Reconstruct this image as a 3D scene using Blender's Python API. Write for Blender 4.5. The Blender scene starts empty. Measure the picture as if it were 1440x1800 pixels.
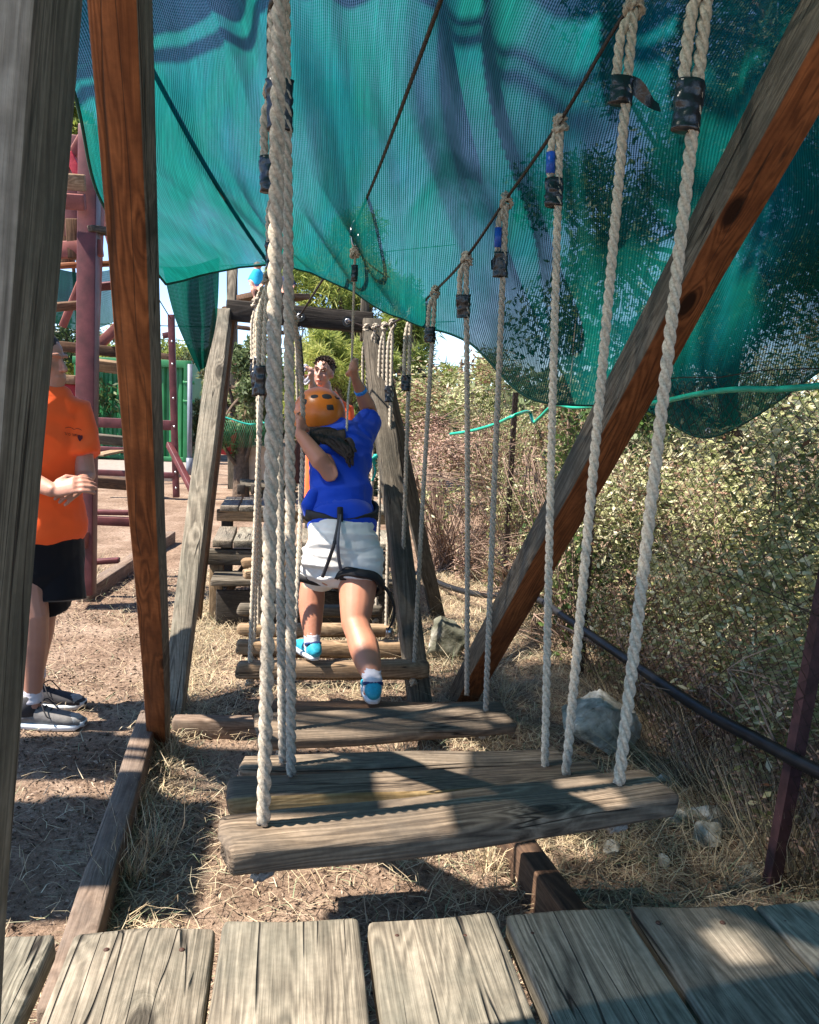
import bpy, bmesh, math, random
import numpy as np
from mathutils import Vector, Matrix, noise
random.seed(7)
C = bpy.context.scene.collection
SC = bpy.context.scene
# ------------------------------------------------------------------ camera
EYE = Vector((0, 0, 1.45)); F = 1442.0
ROLL, PITCH, YAW = math.radians(2.58), math.radians(7.25), math.radians(8.5)
fwd = Vector((math.sin(YAW)*math.cos(PITCH), math.cos(YAW)*math.cos(PITCH), -math.sin(PITCH)))
rt0 = Vector((math.cos(YAW), -math.sin(YAW), 0)); dn0 = -(rt0.cross(fwd))
IR = rt0*math.cos(ROLL) - dn0*math.sin(ROLL)
ID = rt0*math.sin(ROLL) + dn0*math.cos(ROLL)
cam = bpy.data.objects.new('camera', bpy.data.cameras.new('camera')); C.objects.link(cam)
cam.data.sensor_fit = 'HORIZONTAL'; cam.data.sensor_width = 36; cam.data.lens = 36*F/1440
cam.data.clip_end = 2000; cam.data.clip_start = 0.02
m = Matrix((IR, -ID, -fwd)).transposed().to_4x4(); m.translation = EYE
cam.matrix_world = m; SC.camera = cam
# ------------------------------------------------------------------ light
SUN = Vector((0.68, 0.10, -1.0)).normalized()          # the way the sunlight travels
w = bpy.data.worlds.new("World"); SC.world = w; w.use_nodes = True
nt = w.node_tree; nt.nodes.clear()
sky = nt.nodes.new('ShaderNodeTexSky'); sky.sky_type = 'NISHITA'; sky.sun_disc = False
sky.sun_elevation = math.asin(-SUN.z); sky.sun_rotation = math.atan2(-SUN.x, -SUN.y)
sky.air_density = 0.8; sky.dust_density = 0.0; sky.ozone_density = 2.2; sky.altitude = 1500
bg = nt.nodes.new('ShaderNodeBackground'); bg.inputs[1].default_value = 0.12
wo = nt.nodes.new('ShaderNodeOutputWorld')
nt.links.new(sky.outputs[0], bg.inputs[0]); nt.links.new(bg.outputs[0], wo.inputs[0])
sl = bpy.data.lights.new('sun', 'SUN'); sl.energy = 5.0; sl.angle = math.radians(0.6); sl.color = (1, 0.90, 0.79)
so = bpy.data.objects.new('sun', sl); C.objects.link(so); so.rotation_euler = SUN.to_track_quat('-Z', 'Y').to_euler()
SC.view_settings.view_transform = 'Standard'; SC.view_settings.look = 'None'
SC.view_settings.exposure = 1.55; SC.view_settings.gamma = 1; SC.view_settings.use_curve_mapping = False
# ------------------------------------------------------------------ helpers
def PT(px, py, Y):
    d = fwd + IR*((px-720)/F) + ID*((py-900)/F)
    return EYE + d*(Y/d.y)
def GP(px, py, z=0.0):
    d = fwd + IR*((px-720)/F) + ID*((py-900)/F)
    return EYE + d*((z-EYE.z)/d.z)
def tag(o, label=None, cat=None, group=None, kind=None):
    if label: o['label'] = label
    if cat: o['category'] = cat
    if group: o['group'] = group
    if kind: o['kind'] = kind
    return o
def world(o):
    return (world(o.parent) @ o.matrix_parent_inverse @ o.matrix_basis) if o.parent else o.matrix_basis.copy()
def adopt(o, p):
    if p is not None:
        o.parent = p; o.matrix_parent_inverse = world(p).inverted()
    return o
def thing(name, loc, label, cat, group=None):
    o = bpy.data.objects.new(name, None); C.objects.link(o); o.empty_display_size = .1
    o.location = loc
    return tag(o, label, cat, group)
class MB:
    def __init__(s): s.v = []; s.f = []; s.mi = []
    def add(s, vs, fs, mi=0):
        b = len(s.v); s.v += [tuple(v) for v in vs]; s.f += [tuple(i+b for i in f) for f in fs]
        s.mi += (mi if isinstance(mi, list) else [mi]*len(fs)); return s
    def mesh(s, name, mats, smooth=True):
        me = bpy.data.meshes.new(name); me.from_pydata(s.v, [], s.f)
        for m_ in (mats if isinstance(mats, (list, tuple)) else [mats]): me.materials.append(m_)
        me.polygons.foreach_set('material_index', s.mi)
        if smooth: me.polygons.foreach_set('use_smooth', [True]*len(s.f))
        me.update(); return me
    def build(s, name, mats, parent=None, smooth=True, mw=None):
        o = bpy.data.objects.new(name, s.mesh(name, mats, smooth)); C.objects.link(o)
        if mw is not None: o.matrix_basis = mw
        return adopt(o, parent)
def frames(pts, ref=Vector((1, 0, 0))):
    out = []; n = len(pts)
    for i in range(n):
        t = (pts[min(i+1, n-1)] - pts[max(i-1, 0)]).normalized()
        a = ref - t*ref.dot(t)
        if a.length < .15:
            r2 = Vector((0, 0, 1)) if abs(t.z) < .8 else Vector((0, 1, 0)); a = r2 - t*r2.dot(t)
        a.normalize(); out.append((t, a, t.cross(a)))
    return out
def smooth_path(pts, k=6):
    pts = [Vector(p) for p in pts]; out = []
    for i in range(len(pts)-1):
        p0 = pts[max(i-1, 0)]; p1 = pts[i]; p2 = pts[i+1]; p3 = pts[min(i+2, len(pts)-1)]
        for j in range(k):
            t = j/k
            out.append(.5*((2*p1)+(p2-p0)*t+(2*p0-5*p1+4*p2-p3)*t*t+(3*p1-p0-3*p2+p3)*t**3))
    out.append(pts[-1]); return out
def loft(mb, pts, rad, n=14, ref=Vector((1, 0, 0)), mi=0, caps=True, sq=1.0):
    """tube through pts; rad entries are r or (ra, rb)"""
    pts = [Vector(p) for p in pts]
    R = [(r, r) if not isinstance(r, tuple) else r for r in rad]
    if caps:     # rounded ends
        t0 = (pts[0]-pts[1]).normalized(); t1 = (pts[-1]-pts[-2]).normalized()
        P = [pts[0]+t0*min(R[0])*.85, pts[0]+t0*min(R[0])*.6]+pts+[pts[-1]+t1*min(R[-1])*.6, pts[-1]+t1*min(R[-1])*.85]
        R = [(R[0][0]*.35, R[0][1]*.35), (R[0][0]*.75, R[0][1]*.75)]+R+[(R[-1][0]*.75, R[-1][1]*.75), (R[-1][0]*.35, R[-1][1]*.35)]
        pts = P
    fr = frames(pts, ref); vs = []; fs = []
    for p, (t, a, b), (ra, rb) in zip(pts, fr, R):
        for k in range(n):
            th = 2*math.pi*k/n; c, s = math.cos(th), math.sin(th)
            if sq != 1: c = math.copysign(abs(c)**sq, c); s = math.copysign(abs(s)**sq, s)
            vs.append(p + a*(ra*c) + b*(rb*s))
    for i in range(len(pts)-1):
        for k in range(n):
            fs.append((i*n+k, i*n+(k+1) % n, (i+1)*n+(k+1) % n, (i+1)*n+k))
    fs.append(tuple(reversed(range(n)))); fs.append(tuple(range((len(pts)-1)*n, len(pts)*n)))
    mb.add(vs, fs, mi); return mb
def tube(mb, pts, r, n=8, mi=0):
    return loft(mb, pts, [r]*len(pts) if not isinstance(r, list) else r, n, mi=mi, caps=False)
def ball(mb, c, r, n=12, ref=None, mi=0, rot=None):
    rx, ry, rz = (r, r, r) if not isinstance(r, (tuple, list)) else r
    c = Vector(c); vs = []; fs = []; m_ = n//2+1
    for i in range(m_):
        ph = math.pi*(i/(m_-1)); ph = min(max(ph, .06), math.pi-.06)
        for k in range(n):
            th = 2*math.pi*k/n
            v = Vector((rx*math.sin(ph)*math.cos(th), ry*math.sin(ph)*math.sin(th), rz*math.cos(ph)))
            if rot is not None: v = rot @ v
            vs.append(c+v)
    for i in range(m_-1):
        for k in range(n): fs.append((i*n+k, (i+1)*n+k, (i+1)*n+(k+1) % n, i*n+(k+1) % n))
    fs.append(tuple(range(n))); fs.append(tuple(reversed(range((m_-1)*n, m_*n))))
    mb.add(vs, fs, mi); return mb
def boxm(mb, lo, hi, mi=0):
    x0, y0, z0 = lo; x1, y1, z1 = hi
    mb.add([(x0,y0,z0),(x1,y0,z0),(x1,y1,z0),(x0,y1,z0),(x0,y0,z1),(x1,y0,z1),(x1,y1,z1),(x0,y1,z1)],
           [(0,3,2,1),(4,5,6,7),(0,1,5,4),(1,2,6,5),(2,3,7,6),(3,0,4,7)], mi); return mb
def beam(name, A, B, wd, ht, mats, parent=None, up=(0, 0, 1), bev=.006, wob=.002, seg=None, side=None, taper=1.0, sd=None, uneven=0.0):
    """timber from A to B. wd = across (local Y), ht = local Z.  side: material index for (+Z,-Z,+Y,-Y)"""
    A = Vector(A); B = Vector(B); L = (B-A).length; x = (B-A).normalized(); u = Vector(up)
    z = (u - x*u.dot(x)).normalized(); y = z.cross(x)
    mw = Matrix((x, y, z)).transposed().to_4x4(); mw.translation = (A+B)/2
    seg = seg or max(2, min(30, int(L/.08))); side = side or (0, 0, 0, 0)
    a, b = wd/2, ht/2; e = min(bev, a*.6, b*.6)
    prof = [(-a+e, b), (0, b), (a-e, b), (a-e*.3, b-e*.3), (a, b-e), (a, 0), (a, -b+e), (a-e*.3, -b+e*.3), (a-e, -b), (0, -b), (-a+e, -b), (-a+e*.3, -b+e*.3), (-a, -b+e), (-a, 0), (-a, b-e), (-a+e*.3, b-e*.3)]
    pm = [0, 0, 0, 2, 2, 2, 2, 1, 1, 1, 1, 3, 3, 3, 3, 0]
    n = len(prof); vs = []; fs = []; mi = []
    sd = sd if sd is not None else random.random()*100
    xs = [-L/2, -L/2+e*.4] + [-L/2+e*1.5+(L-3*e)*i/seg for i in range(seg+1)] + [L/2-e*.4, L/2]
    for i, X in enumerate(xs):
        k = 1 + (taper-1)*(X/L+.5)
        ed = e*1.0 if i in (0, len(xs)-1) else (e*.3 if i in (1, len(xs)-2) else 0); ey = 1-ed/a; ez = 1-ed/b
        for j, (Y, Z) in enumerate(prof):
            q = Vector((X*3+sd, Y*8, Z*8))
            dy = noise.noise(q)*wob; dz = noise.noise(q+Vector((31, 7, 5)))*wob
            bow = noise.noise(Vector((X*1.1+sd, 0, 0)))*wob*1.5
            X2 = X + (noise.noise(Vector((Y*14+sd, Z*20, X)))*uneven if i in (0, 1, len(xs)-1, len(xs)-2) else 0)
            vs.append((X2, Y*k*ey+dy+bow, Z*k*ez+dz+bow*.5))
    for i in range(len(xs)-1):
        for j in range(n):
            fs.append((i*n+j, (i+1)*n+j, (i+1)*n+(j+1) % n, i*n+(j+1) % n)); mi.append(side[pm[j]])
    fs.append(tuple(range(n))); mi.append(side[0])
    fs.append(tuple(reversed(range((len(xs)-1)*n, len(xs)*n)))); mi.append(side[0])
    mb = MB(); mb.add(vs, fs, mi)
    o = mb.build(name, mats, parent, smooth=True, mw=mw)
    return o
def shade_sharp(o, ang=40):
    me = o.data
    bm = bmesh.new(); bm.from_mesh(me)
    for e in bm.edges:
        if len(e.link_faces) == 2 and e.calc_face_angle(0) > math.radians(ang): e.smooth = False
    bm.to_mesh(me); bm.free()
def remeshed(mb, name, mats, parent=None, voxel=.006, smooth=4, disp=None, keep_mats=False):
    o = mb.build('tmp', mats)
    md = o.modifiers.new('r', 'REMESH'); md.mode = 'VOXEL'; md.voxel_size = voxel; md.use_smooth_shade = True
    s = o.modifiers.new('s', 'SMOOTH'); s.iterations = smooth; s.factor = .5
    bpy.context.view_layer.update()
    dg = bpy.context.evaluated_depsgraph_get()
    me = bpy.data.meshes.new_from_object(o.evaluated_get(dg)); me.name = name
    bpy.data.objects.remove(o)
    if disp:
        n = len(me.vertices); co = np.empty(n*3, 'f'); no = np.empty(n*3, 'f')
        me.vertices.foreach_get('co', co); me.vertex_normals.foreach_get('vector', no)
        co = co.reshape(-1, 3); no = no.reshape(-1, 3)
        dd = np.array([disp(Vector(c)) for c in co], 'f')
        co += no*dd[:, None]; me.vertices.foreach_set('co', co.ravel())
    if not me.materials: me.materials.append(mats if not isinstance(mats, (list, tuple)) else mats[0])
    me.polygons.foreach_set('use_smooth', [True]*len(me.polygons)); me.update()
    r = bpy.data.objects.new(name, me); C.objects.link(r)
    return adopt(r, parent)
# ------------------------------------------------------------------ materials
class NT:
    def __init__(s, name):
        s.m = bpy.data.materials.new(name); s.m.use_nodes = True; s.t = s.m.node_tree; s.t.nodes.clear()
        s.out = s.n('ShaderNodeOutputMaterial'); s.p = s.n('ShaderNodeBsdfPrincipled'); s.l(s.p.outputs[0], s.out.inputs[0])
    def n(s, t, **kw):
        nd = s.t.nodes.new(t)
        for k, v in kw.items(): setattr(nd, k, v)
        return nd
    def l(s, a, b): s.t.links.new(a, b)
    def coord(s, kind='Object', scale=(1, 1, 1), rnd=True, src=None):
        tc = s.n('ShaderNodeTexCoord'); mp = s.n('ShaderNodeMapping'); mp.inputs['Scale'].default_value = scale
        o = tc.outputs[kind]
        if rnd:
            oi = s.n('ShaderNodeObjectInfo'); mu = s.n('ShaderNodeMath', operation='MULTIPLY'); mu.inputs[1].default_value = 37.0
            s.l(oi.outputs['Random'], mu.inputs[0]); ad = s.n('ShaderNodeVectorMath', operation='ADD')
            s.l(o, ad.inputs[0]); s.l(mu.outputs[0], ad.inputs[1]); o = ad.outputs[0]
        s.l(o, mp.inputs[0]); return mp.outputs[0]
    def noise(s, vec, scale=5, detail=5, rough=.55, dist=0):
        n = s.n('ShaderNodeTexNoise'); n.inputs['Scale'].default_value = scale; n.inputs['Detail'].default_value = detail
        n.inputs['Roughness'].default_value = rough; n.inputs['Distortion'].default_value = dist
        if vec is not None: s.l(vec, n.inputs['Vector'])
        return n.outputs[0]
    def ramp(s, fac, stops):
        r = s.n('ShaderNodeValToRGB'); e = r.color_ramp.elements
        while len(e) < len(stops): e.new(.5)
        for el, (p, c) in zip(e, stops): el.position = p; el.color = (*c, 1) if len(c) == 3 else c
        s.l(fac, r.inputs[0]); return r.outputs[0]
    def mapr(s, v, a, b, c=0, d=1):
        r = s.n('ShaderNodeMapRange'); r.inputs[1].default_value = a; r.inputs[2].default_value = b
        r.inputs[3].default_value = c; r.inputs[4].default_value = d; s.l(v, r.inputs[0]); return r.outputs[0]
    def mix(s, f, a, b, mode='MIX'):
        x = s.n('ShaderNodeMix', data_type='RGBA', blend_type=mode)
        for i, v in ((0, f), (6, a), (7, b)):
            if hasattr(v, 'is_output'): s.l(v, x.inputs[i])
            else: x.inputs[i].default_value = v if i == 0 else ((*v, 1) if len(v) == 3 else v)
        return x.outputs[2]
    def math(s, op, a, b=None):
        x = s.n('ShaderNodeMath', operation=op)
        for i, v in enumerate((a, b)):
            if v is None: continue
            if hasattr(v, 'is_output'): s.l(v, x.inputs[i])
            else: x.inputs[i].default_value = v
        return x.outputs[0]
    def bump(s, h, st=.3, d=.01, prev=None):
        b = s.n('ShaderNodeBump'); b.inputs['Strength'].default_value = st; b.inputs['Distance'].default_value = d
        s.l(h, b.inputs['Height'])
        if prev is not None: s.l(prev, b.inputs['Normal'])
        s.l(b.outputs[0], s.p.inputs['Normal']); return b.outputs[0]
    def set(s, col=None, rough=None, **kw):
        if col is not None:
            if hasattr(col, 'is_output'): s.l(col, s.p.inputs['Base Color'])
            else: s.p.inputs['Base Color'].default_value = (*col, 1)
        if rough is not None:
            if hasattr(rough, 'is_output'): s.l(rough, s.p.inputs['Roughness'])
            else: s.p.inputs['Roughness'].default_value = rough
        for k, v in kw.items(): s.p.inputs[k.replace('_', ' ')].default_value = v
        return s.m
def wood(name, c_lo, c_mid, c_hi, stain, knots=1.0, cracks=1.0, ring=1.0, rough=.85, bump=.5):
    s = NT(name)
    v = s.coord('Object', (1, 1, 1))
    sp = s.n('ShaderNodeSeparateXYZ'); s.l(v, sp.inputs[0])
    # knots: cells stretched a little along the grain
    mk = s.n('ShaderNodeMapping'); mk.inputs['Scale'].default_value = (2.6, 5.5, 1.3); s.l(v, mk.inputs[0])
    vo = s.n('ShaderNodeTexVoronoi'); vo.inputs['Scale'].default_value = 1.0; s.l(mk.outputs[0], vo.inputs['Vector'])
    kn = s.mapr(vo.outputs['Distance'], 0.06, 0.34, 1, 0)
    kn2 = s.math('POWER', kn, 2.0)
    # grain
    mg = s.n('ShaderNodeMapping'); mg.inputs['Scale'].default_value = (1.6, 26, 26); s.l(v, mg.inputs[0])
    wv = s.n('ShaderNodeVectorMath', operation='ADD'); s.l(mg.outputs[0], wv.inputs[0])
    cb = s.n('ShaderNodeCombineXYZ'); sc = s.math('MULTIPLY', kn2, 3.5); s.l(sc, cb.inputs[1]); s.l(sc, cb.inputs[2]); s.l(cb.outputs[0], wv.inputs[1])
    g1 = s.noise(wv.outputs[0], 1.0, 7, .62, .6)
    mf = s.n('ShaderNodeMapping'); mf.inputs['Scale'].default_value = (6, 240, 240); s.l(v, mf.inputs[0])
    g2 = s.noise(mf.outputs[0], 1.0, 3, .5)
    mr = s.n('ShaderNodeMapping'); mr.inputs['Scale'].default_value = (.9, 9, 9); s.l(v, mr.inputs[0])
    low = s.noise(mr.outputs[0], 1.0, 3, .5, .4)
    rg = s.math('SINE', s.math('ADD', s.math('MULTIPLY', low, 120.0), s.math('MULTIPLY', kn2, 16.0)))
    rg = s.mapr(rg, -1, 1, 0, 1)
    f = s.math('ADD', s.math('MULTIPLY', g1, .62), s.math('ADD', s.math('MULTIPLY', g2, .22), s.math('MULTIPLY', rg, .16*ring)))
    col = s.ramp(f, [(.30, c_lo), (.5, c_mid), (.72, c_hi)])
    st = s.noise(v, 3.2, 5, .65, .5)
    col = s.mix(s.mapr(st, .44, .66, 0, .75), col, stain)
    fine = s.noise(v, 60, 3, .6)
    col = s.mix(.35, col, s.ramp(fine, [(.3, (.45, .45, .45)), (.7, (1.15, 1.15, 1.15))]), 'MULTIPLY')
    kd = s.math('MULTIPLY', s.mapr(vo.outputs['Distance'], .09, .15, 1, 0), .75*knots)
    col = s.mix(kd, col, tuple(c*.32 for c in c_lo))
    oi = s.n('ShaderNodeObjectInfo'); col = s.mix(1.0, col, s.ramp(oi.outputs['Random'], [(0, (.78,.76,.74)), (.5, (1.0,.97,.92)), (1, (1.12,1.15,1.12))]), 'MULTIPLY')
    # drying cracks along the grain
    mc = s.n('ShaderNodeMapping'); mc.inputs['Scale'].default_value = (.8, 17, 17); s.l(v, mc.inputs[0])
    cn = s.noise(mc.outputs[0], 1.0, 2, .4, .25)
    ck = s.mapr(s.math('ABSOLUTE', s.math('SUBTRACT', cn, .5)), .002, .012, 1, 0)
    msk = s.mapr(s.noise(v, 2.2, 2, .5), .50, .56, 0, 1)
    ck = s.math('MULTIPLY', ck, msk); 
    col = s.mix(s.math('MULTIPLY', ck, .9*cracks), col, (.012, .009, .007))
    s.set(col, rough); s.p.inputs['Specular IOR Level'].default_value = .25
    h = s.math('SUBTRACT', s.math('ADD', f, s.math('MULTIPLY', g2, .5)), s.math('MULTIPLY', ck, 2.2*cracks))
    s.bump(h, bump, .004)
    return s.m
def simple(name, col, rough=.6, metal=0, nscale=20, var=.25, bump=.15, bd=.002, spec=.4):
    s = NT(name); v = s.coord('Object'); n = s.noise(v, nscale, 4, .6)
    c = s.mix(1.0, col, s.ramp(n, [(.3, (1-var,)*3), (.7, (1+var*.4,)*3)]), 'MULTIPLY')
    s.set(c, rough, Metallic=metal); s.p.inputs['Specular IOR Level'].default_value = spec
    s.bump(n, bump, bd); return s.m
def leafmat(name, stops, transl=.35, rough=.55):
    s = NT(name); at = s.n('ShaderNodeAttribute'); at.attribute_name = 'rnd'
    col = s.ramp(at.outputs['Fac'], stops)
    s.set(col, rough); s.p.inputs['Specular IOR Level'].default_value = .3
    tr = s.n('ShaderNodeBsdfTranslucent'); s.l(col, tr.inputs[0]); mx = s.n('ShaderNodeMixShader'); mx.inputs[0].default_value = transl
    s.l(s.p.outputs[0], mx.inputs[1]); s.l(tr.outputs[0], mx.inputs[2]); s.l(mx.outputs[0], s.out.inputs[0])
    return s.m
M = {}
M['deck'] = wood('deck_wood', (.06,.051,.041), (.205,.180,.143), (.37,.33,.27), (.125,.122,.100), cracks=1.0, bump=.8)
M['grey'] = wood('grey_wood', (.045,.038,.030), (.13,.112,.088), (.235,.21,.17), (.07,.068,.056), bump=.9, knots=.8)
M['swing'] = wood('swing_wood', (.04,.028,.021), (.175,.135,.098), (.37,.295,.22), (.105,.09,.075), bump=.85)
M['tan'] = wood('tan_wood', (.13,.085,.05), (.28,.19,.115), (.42,.31,.20), (.22,.17,.12), bump=.5)
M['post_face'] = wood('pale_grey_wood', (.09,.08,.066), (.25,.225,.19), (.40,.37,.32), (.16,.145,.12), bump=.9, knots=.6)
M['orange'] = wood('orange_wood', (.070,.022,.008), (.185,.064,.022), (.30,.112,.042), (.125,.043,.017), knots=1.4, cracks=.8, ring=1.5, rough=.6, bump=.35)
M['worn'] = wood('worn_yellow_wood', (.12,.075,.03), (.34,.24,.11), (.48,.37,.20), (.16,.12,.08), bump=.5)
M['brown'] = wood('brown_wood', (.045,.026,.016), (.12,.07,.042), (.21,.13,.08), (.07,.05,.04), bump=.5)
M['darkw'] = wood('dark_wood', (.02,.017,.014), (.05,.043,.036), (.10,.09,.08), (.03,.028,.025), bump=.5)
M['kerb'] = wood('kerb_wood', (.10,.07,.05), (.23,.17,.13), (.34,.27,.21), (.17,.14,.12), bump=.5)
M['rope'] = simple('rope_fibre', (.53,.465,.365), .95, nscale=140, var=.45, bump=.6, bd=.002, spec=.1)
M['ropeg'] = simple('rope_fibre_grey', (.43,.38,.305), .95, nscale=140, var=.45, bump=.6, bd=.002, spec=.1)
M['ropeb'] = simple('rope_fibre_brown', (.20,.13,.07), .95, nscale=140, var=.45, bump=.6, bd=.002, spec=.1)
M['tape'] = simple('black_tape', (.012,.013,.016), .28, nscale=40, var=.3, bump=.5, bd=.004, spec=.6)
M['btape'] = simple('blue_tape', (.01,.08,.42), .4, nscale=60)
M['tapeback'] = simple('tape_back', (.42,.38,.32), .7, nscale=60)
M['cable'] = simple('steel_cable', (.06,.045,.04), .55, metal=.5, nscale=300, var=.5)
M['steel'] = simple('bright_steel', (.55,.56,.58), .3, metal=1, nscale=60)
M['black'] = simple('black_webbing', (.012,.012,.014), .7, nscale=200, bump=.4)
M['webdark'] = simple('dark_grey_webbing', (.04,.04,.045), .7, nscale=200, bump=.4)
M['webgrey'] = simple('grey_webbing', (.13,.13,.15), .7, nscale=200, bump=.4)
M['pipe'] = simple('black_pipe', (.02,.021,.023), .35, nscale=30, var=.4, spec=.5)
M['hose'] = simple('green_hose', (.015,.42,.27), .4, nscale=14, var=.25, spec=.5)
M['maroon'] = simple('maroon_steel', (.12,.032,.034), .5, nscale=9, var=.5, bump=.1, spec=.4)
M['pinkred'] = simple('faded_red_wood', (.27,.09,.075), .7, nscale=12, var=.4)
M['postbrown'] = simple('rusty_post', (.075,.032,.034), .7, nscale=20, var=.6)
M['nail'] = simple('rusty_nail', (.06,.025,.015), .7, nscale=200, var=.5)
M['wire'] = simple('fence_wire', (.045,.03,.025), .6, metal=.4, nscale=200, var=.6)
M['contgreen'] = simple('container_green', (.022,.17,.06), .5, nscale=3, var=.3, bump=.05)
M['pipegrey'] = simple('grey_plastic_pipe', (.16,.18,.22), .5, nscale=9)
M['tarp'] = simple('red_tarp', (.42,.025,.045), .5, nscale=8, var=.3, bump=.4, bd=.02)
M['white'] = simple('white_paint', (.7,.7,.7), .6)
M['ply'] = simple('plywood', (.48,.36,.25), .8, nscale=6, var=.3)
M['concrete'] = simple('concrete', (.27,.235,.20), .95, nscale=14, var=.25, bump=.3)
M['twig'] = simple('dry_twig', (.30,.21,.16), .9, nscale=40)
M['bark'] = simple('bark', (.12,.085,.06), .95, nscale=25, var=.5, bump=.7, bd=.02)
def rockmat(nm='limestone', dk=1.0):
    s = NT(nm); v = s.coord('Object'); n = s.noise(v, 9, 8, .65, .3); n2 = s.noise(v, 3.0, 4, .6, 1.0)
    c = s.ramp(n, [(.32, (.13,.12,.09)), (.5, (.44,.42,.35)), (.64, (.74,.71,.62))])
    c = s.mix(s.mapr(n2, .5-(1-dk)*.3, .62-(1-dk)*.3, 0, .7+.25*(1-dk)), c, (.10,.105,.075) if dk == 1 else (.05,.055,.03))
    vo = s.n('ShaderNodeTexVoronoi', feature='DISTANCE_TO_EDGE'); vo.inputs['Scale'].default_value = 6; s.l(v, vo.inputs['Vector'])
    s.set(c, .9); s.bump(s.math('ADD', n, s.mapr(vo.outputs[0], 0, .06, 0, .05)), .9, .02); return s.m
M['rock'] = rockmat(); M['mossrock'] = rockmat('mossy_rock', .4)
def groundmat():
    s = NT('dry_earth'); tc = s.n('ShaderNodeTexCoord'); v = tc.outputs['Object']
    n = s.noise(v, 2.2, 8, .65, .2); n2 = s.noise(v, 38, 6, .7); n3 = s.noise(v, 170, 3, .7)
    c = s.ramp(n, [(.3, (.17,.115,.082)), (.5, (.31,.225,.165)), (.72, (.45,.35,.27))])
    c = s.mix(.85, c, s.ramp(n2, [(.34, (.36,.32,.3)), (.52, (.95,.95,.95)), (.7, (1.25,1.2,1.15))]), 'MULTIPLY')
    c = s.mix(.6, c, s.ramp(n3, [(.35, (.4,.38,.36)), (.6, (1.15,1.15,1.15))]), 'MULTIPLY')
    s.set(c, 1.0); s.p.inputs['Specular IOR Level'].default_value = .05
    b = s.bump(n2, .7, .03); s.bump(n3, .6, .008, b); return s.m
M['ground'] = groundmat()
# shade net: woven plastic, part open so the sky shows through between the threads
def netmat(name, c_thread, c_tr, open_lo, open_hi, freq=420):
    s = NT(name); uv = s.n('ShaderNodeUVMap'); uv.uv_map = 'weave'
    sp = s.n('ShaderNodeSeparateXYZ'); s.l(uv.outputs[0], sp.inputs[0])
    nz = s.noise(uv.outputs[0], 3.0, 3, .5)
    u = s.math('ADD', sp.outputs[0], s.math('MULTIPLY', nz, .004))
    a = s.mapr(s.math('SINE', s.math('MULTIPLY', u, freq*2)), -1, 1, 0, 1)
    b = s.mapr(s.math('SINE', s.math('MULTIPLY', sp.outputs[1], freq*.9)), -1, 1, 0, 1)
    mpv = s.n('ShaderNodeMapping'); mpv.inputs['Scale'].default_value = (260, 14, 1); s.l(uv.outputs[0], mpv.inputs[0])
    fl = s.noise(mpv.outputs[0], 1.0, 3, .6)
    hole = s.math('ADD', s.math('MULTIPLY', a, .62), s.math('ADD', s.math('MULTIPLY', b, .2), s.math('MULTIPLY', fl, .5)))
    mlo = s.n('ShaderNodeMapping'); mlo.inputs['Scale'].default_value = (2.6, .75, 1); s.l(uv.outputs[0], mlo.inputs[0])
    slack = s.mapr(s.noise(mlo.outputs[0], 1.0, 4, .55, .6), .40, .64, .25, 1.25)      # the weave is pulled open unevenly
    op = s.math('MULTIPLY', s.mapr(hole, .35, 1.0, open_lo, open_hi), slack)
    col = s.ramp(fl, [(.3, tuple(c*.75 for c in c_thread)), (.7, tuple(min(1, c*1.25) for c in c_thread))])
    df = s.n('ShaderNodeBsdfDiffuse'); s.l(col, df.inputs[0])
    mst = s.n('ShaderNodeMapping'); mst.inputs['Scale'].default_value = (70, 2.2, 1); s.l(uv.outputs[0], mst.inputs[0])
    stk = s.noise(mst.outputs[0], 1.0, 4, .65); mbl = s.n('ShaderNodeMapping'); mbl.inputs['Scale'].default_value = (3.2, .9, 1); s.l(uv.outputs[0], mbl.inputs[0])
    bl = s.noise(mbl.outputs[0], 1.0, 3, .5, .8)
    tcol = s.mix(s.mapr(bl, .46, .66, 0, .5), c_tr, (c_tr[0], c_tr[1]*.95, c_tr[2]*1.6))       # bluer areas: sky seen through the weave, painted into the cloth colour
    tcol = s.mix(1.0, tcol, s.ramp(stk, [(.34, (.74,)*3), (.52, (.98,)*3), (.68, (1.22,)*3)]), 'MULTIPLY')
    tcol = s.mix(1.0, tcol, s.ramp(a, [(.0, (.62,)*3), (1, (1.35,)*3)]), 'MULTIPLY')
    tr = s.n('ShaderNodeBsdfTranslucent'); s.l(tcol, tr.inputs[0])
    tp = s.n('ShaderNodeBsdfTransparent')
    m1 = s.n('ShaderNodeMixShader'); m1.inputs[0].default_value = .62
    s.l(df.outputs[0], m1.inputs[1]); s.l(tr.outputs[0], m1.inputs[2])
    m2 = s.n('ShaderNodeMixShader'); s.l(op, m2.inputs[0]); s.l(m1.outputs[0], m2.inputs[1]); s.l(tp.outputs[0], m2.inputs[2])
    bp = s.n('ShaderNodeBump'); bp.inputs['Strength'].default_value = .5; bp.inputs['Distance'].default_value = .004
    s.l(hole, bp.inputs['Height']); s.l(bp.outputs[0], df.inputs['Normal'])
    s.l(m2.outputs[0], s.out.inputs[0]); return s.m
M['net'] = netmat('green_shade_net', (.004,.070,.058), (.004,.118,.096), .008, .26)
M['net_fold'] = netmat('folded_shade_net', (.004,.075,.055), (.004,.085,.06), .0, .08)
M['net_dark'] = netmat('dark_shade_net', (.01,.05,.04), (.01,.07,.05), .03, .2)
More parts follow.
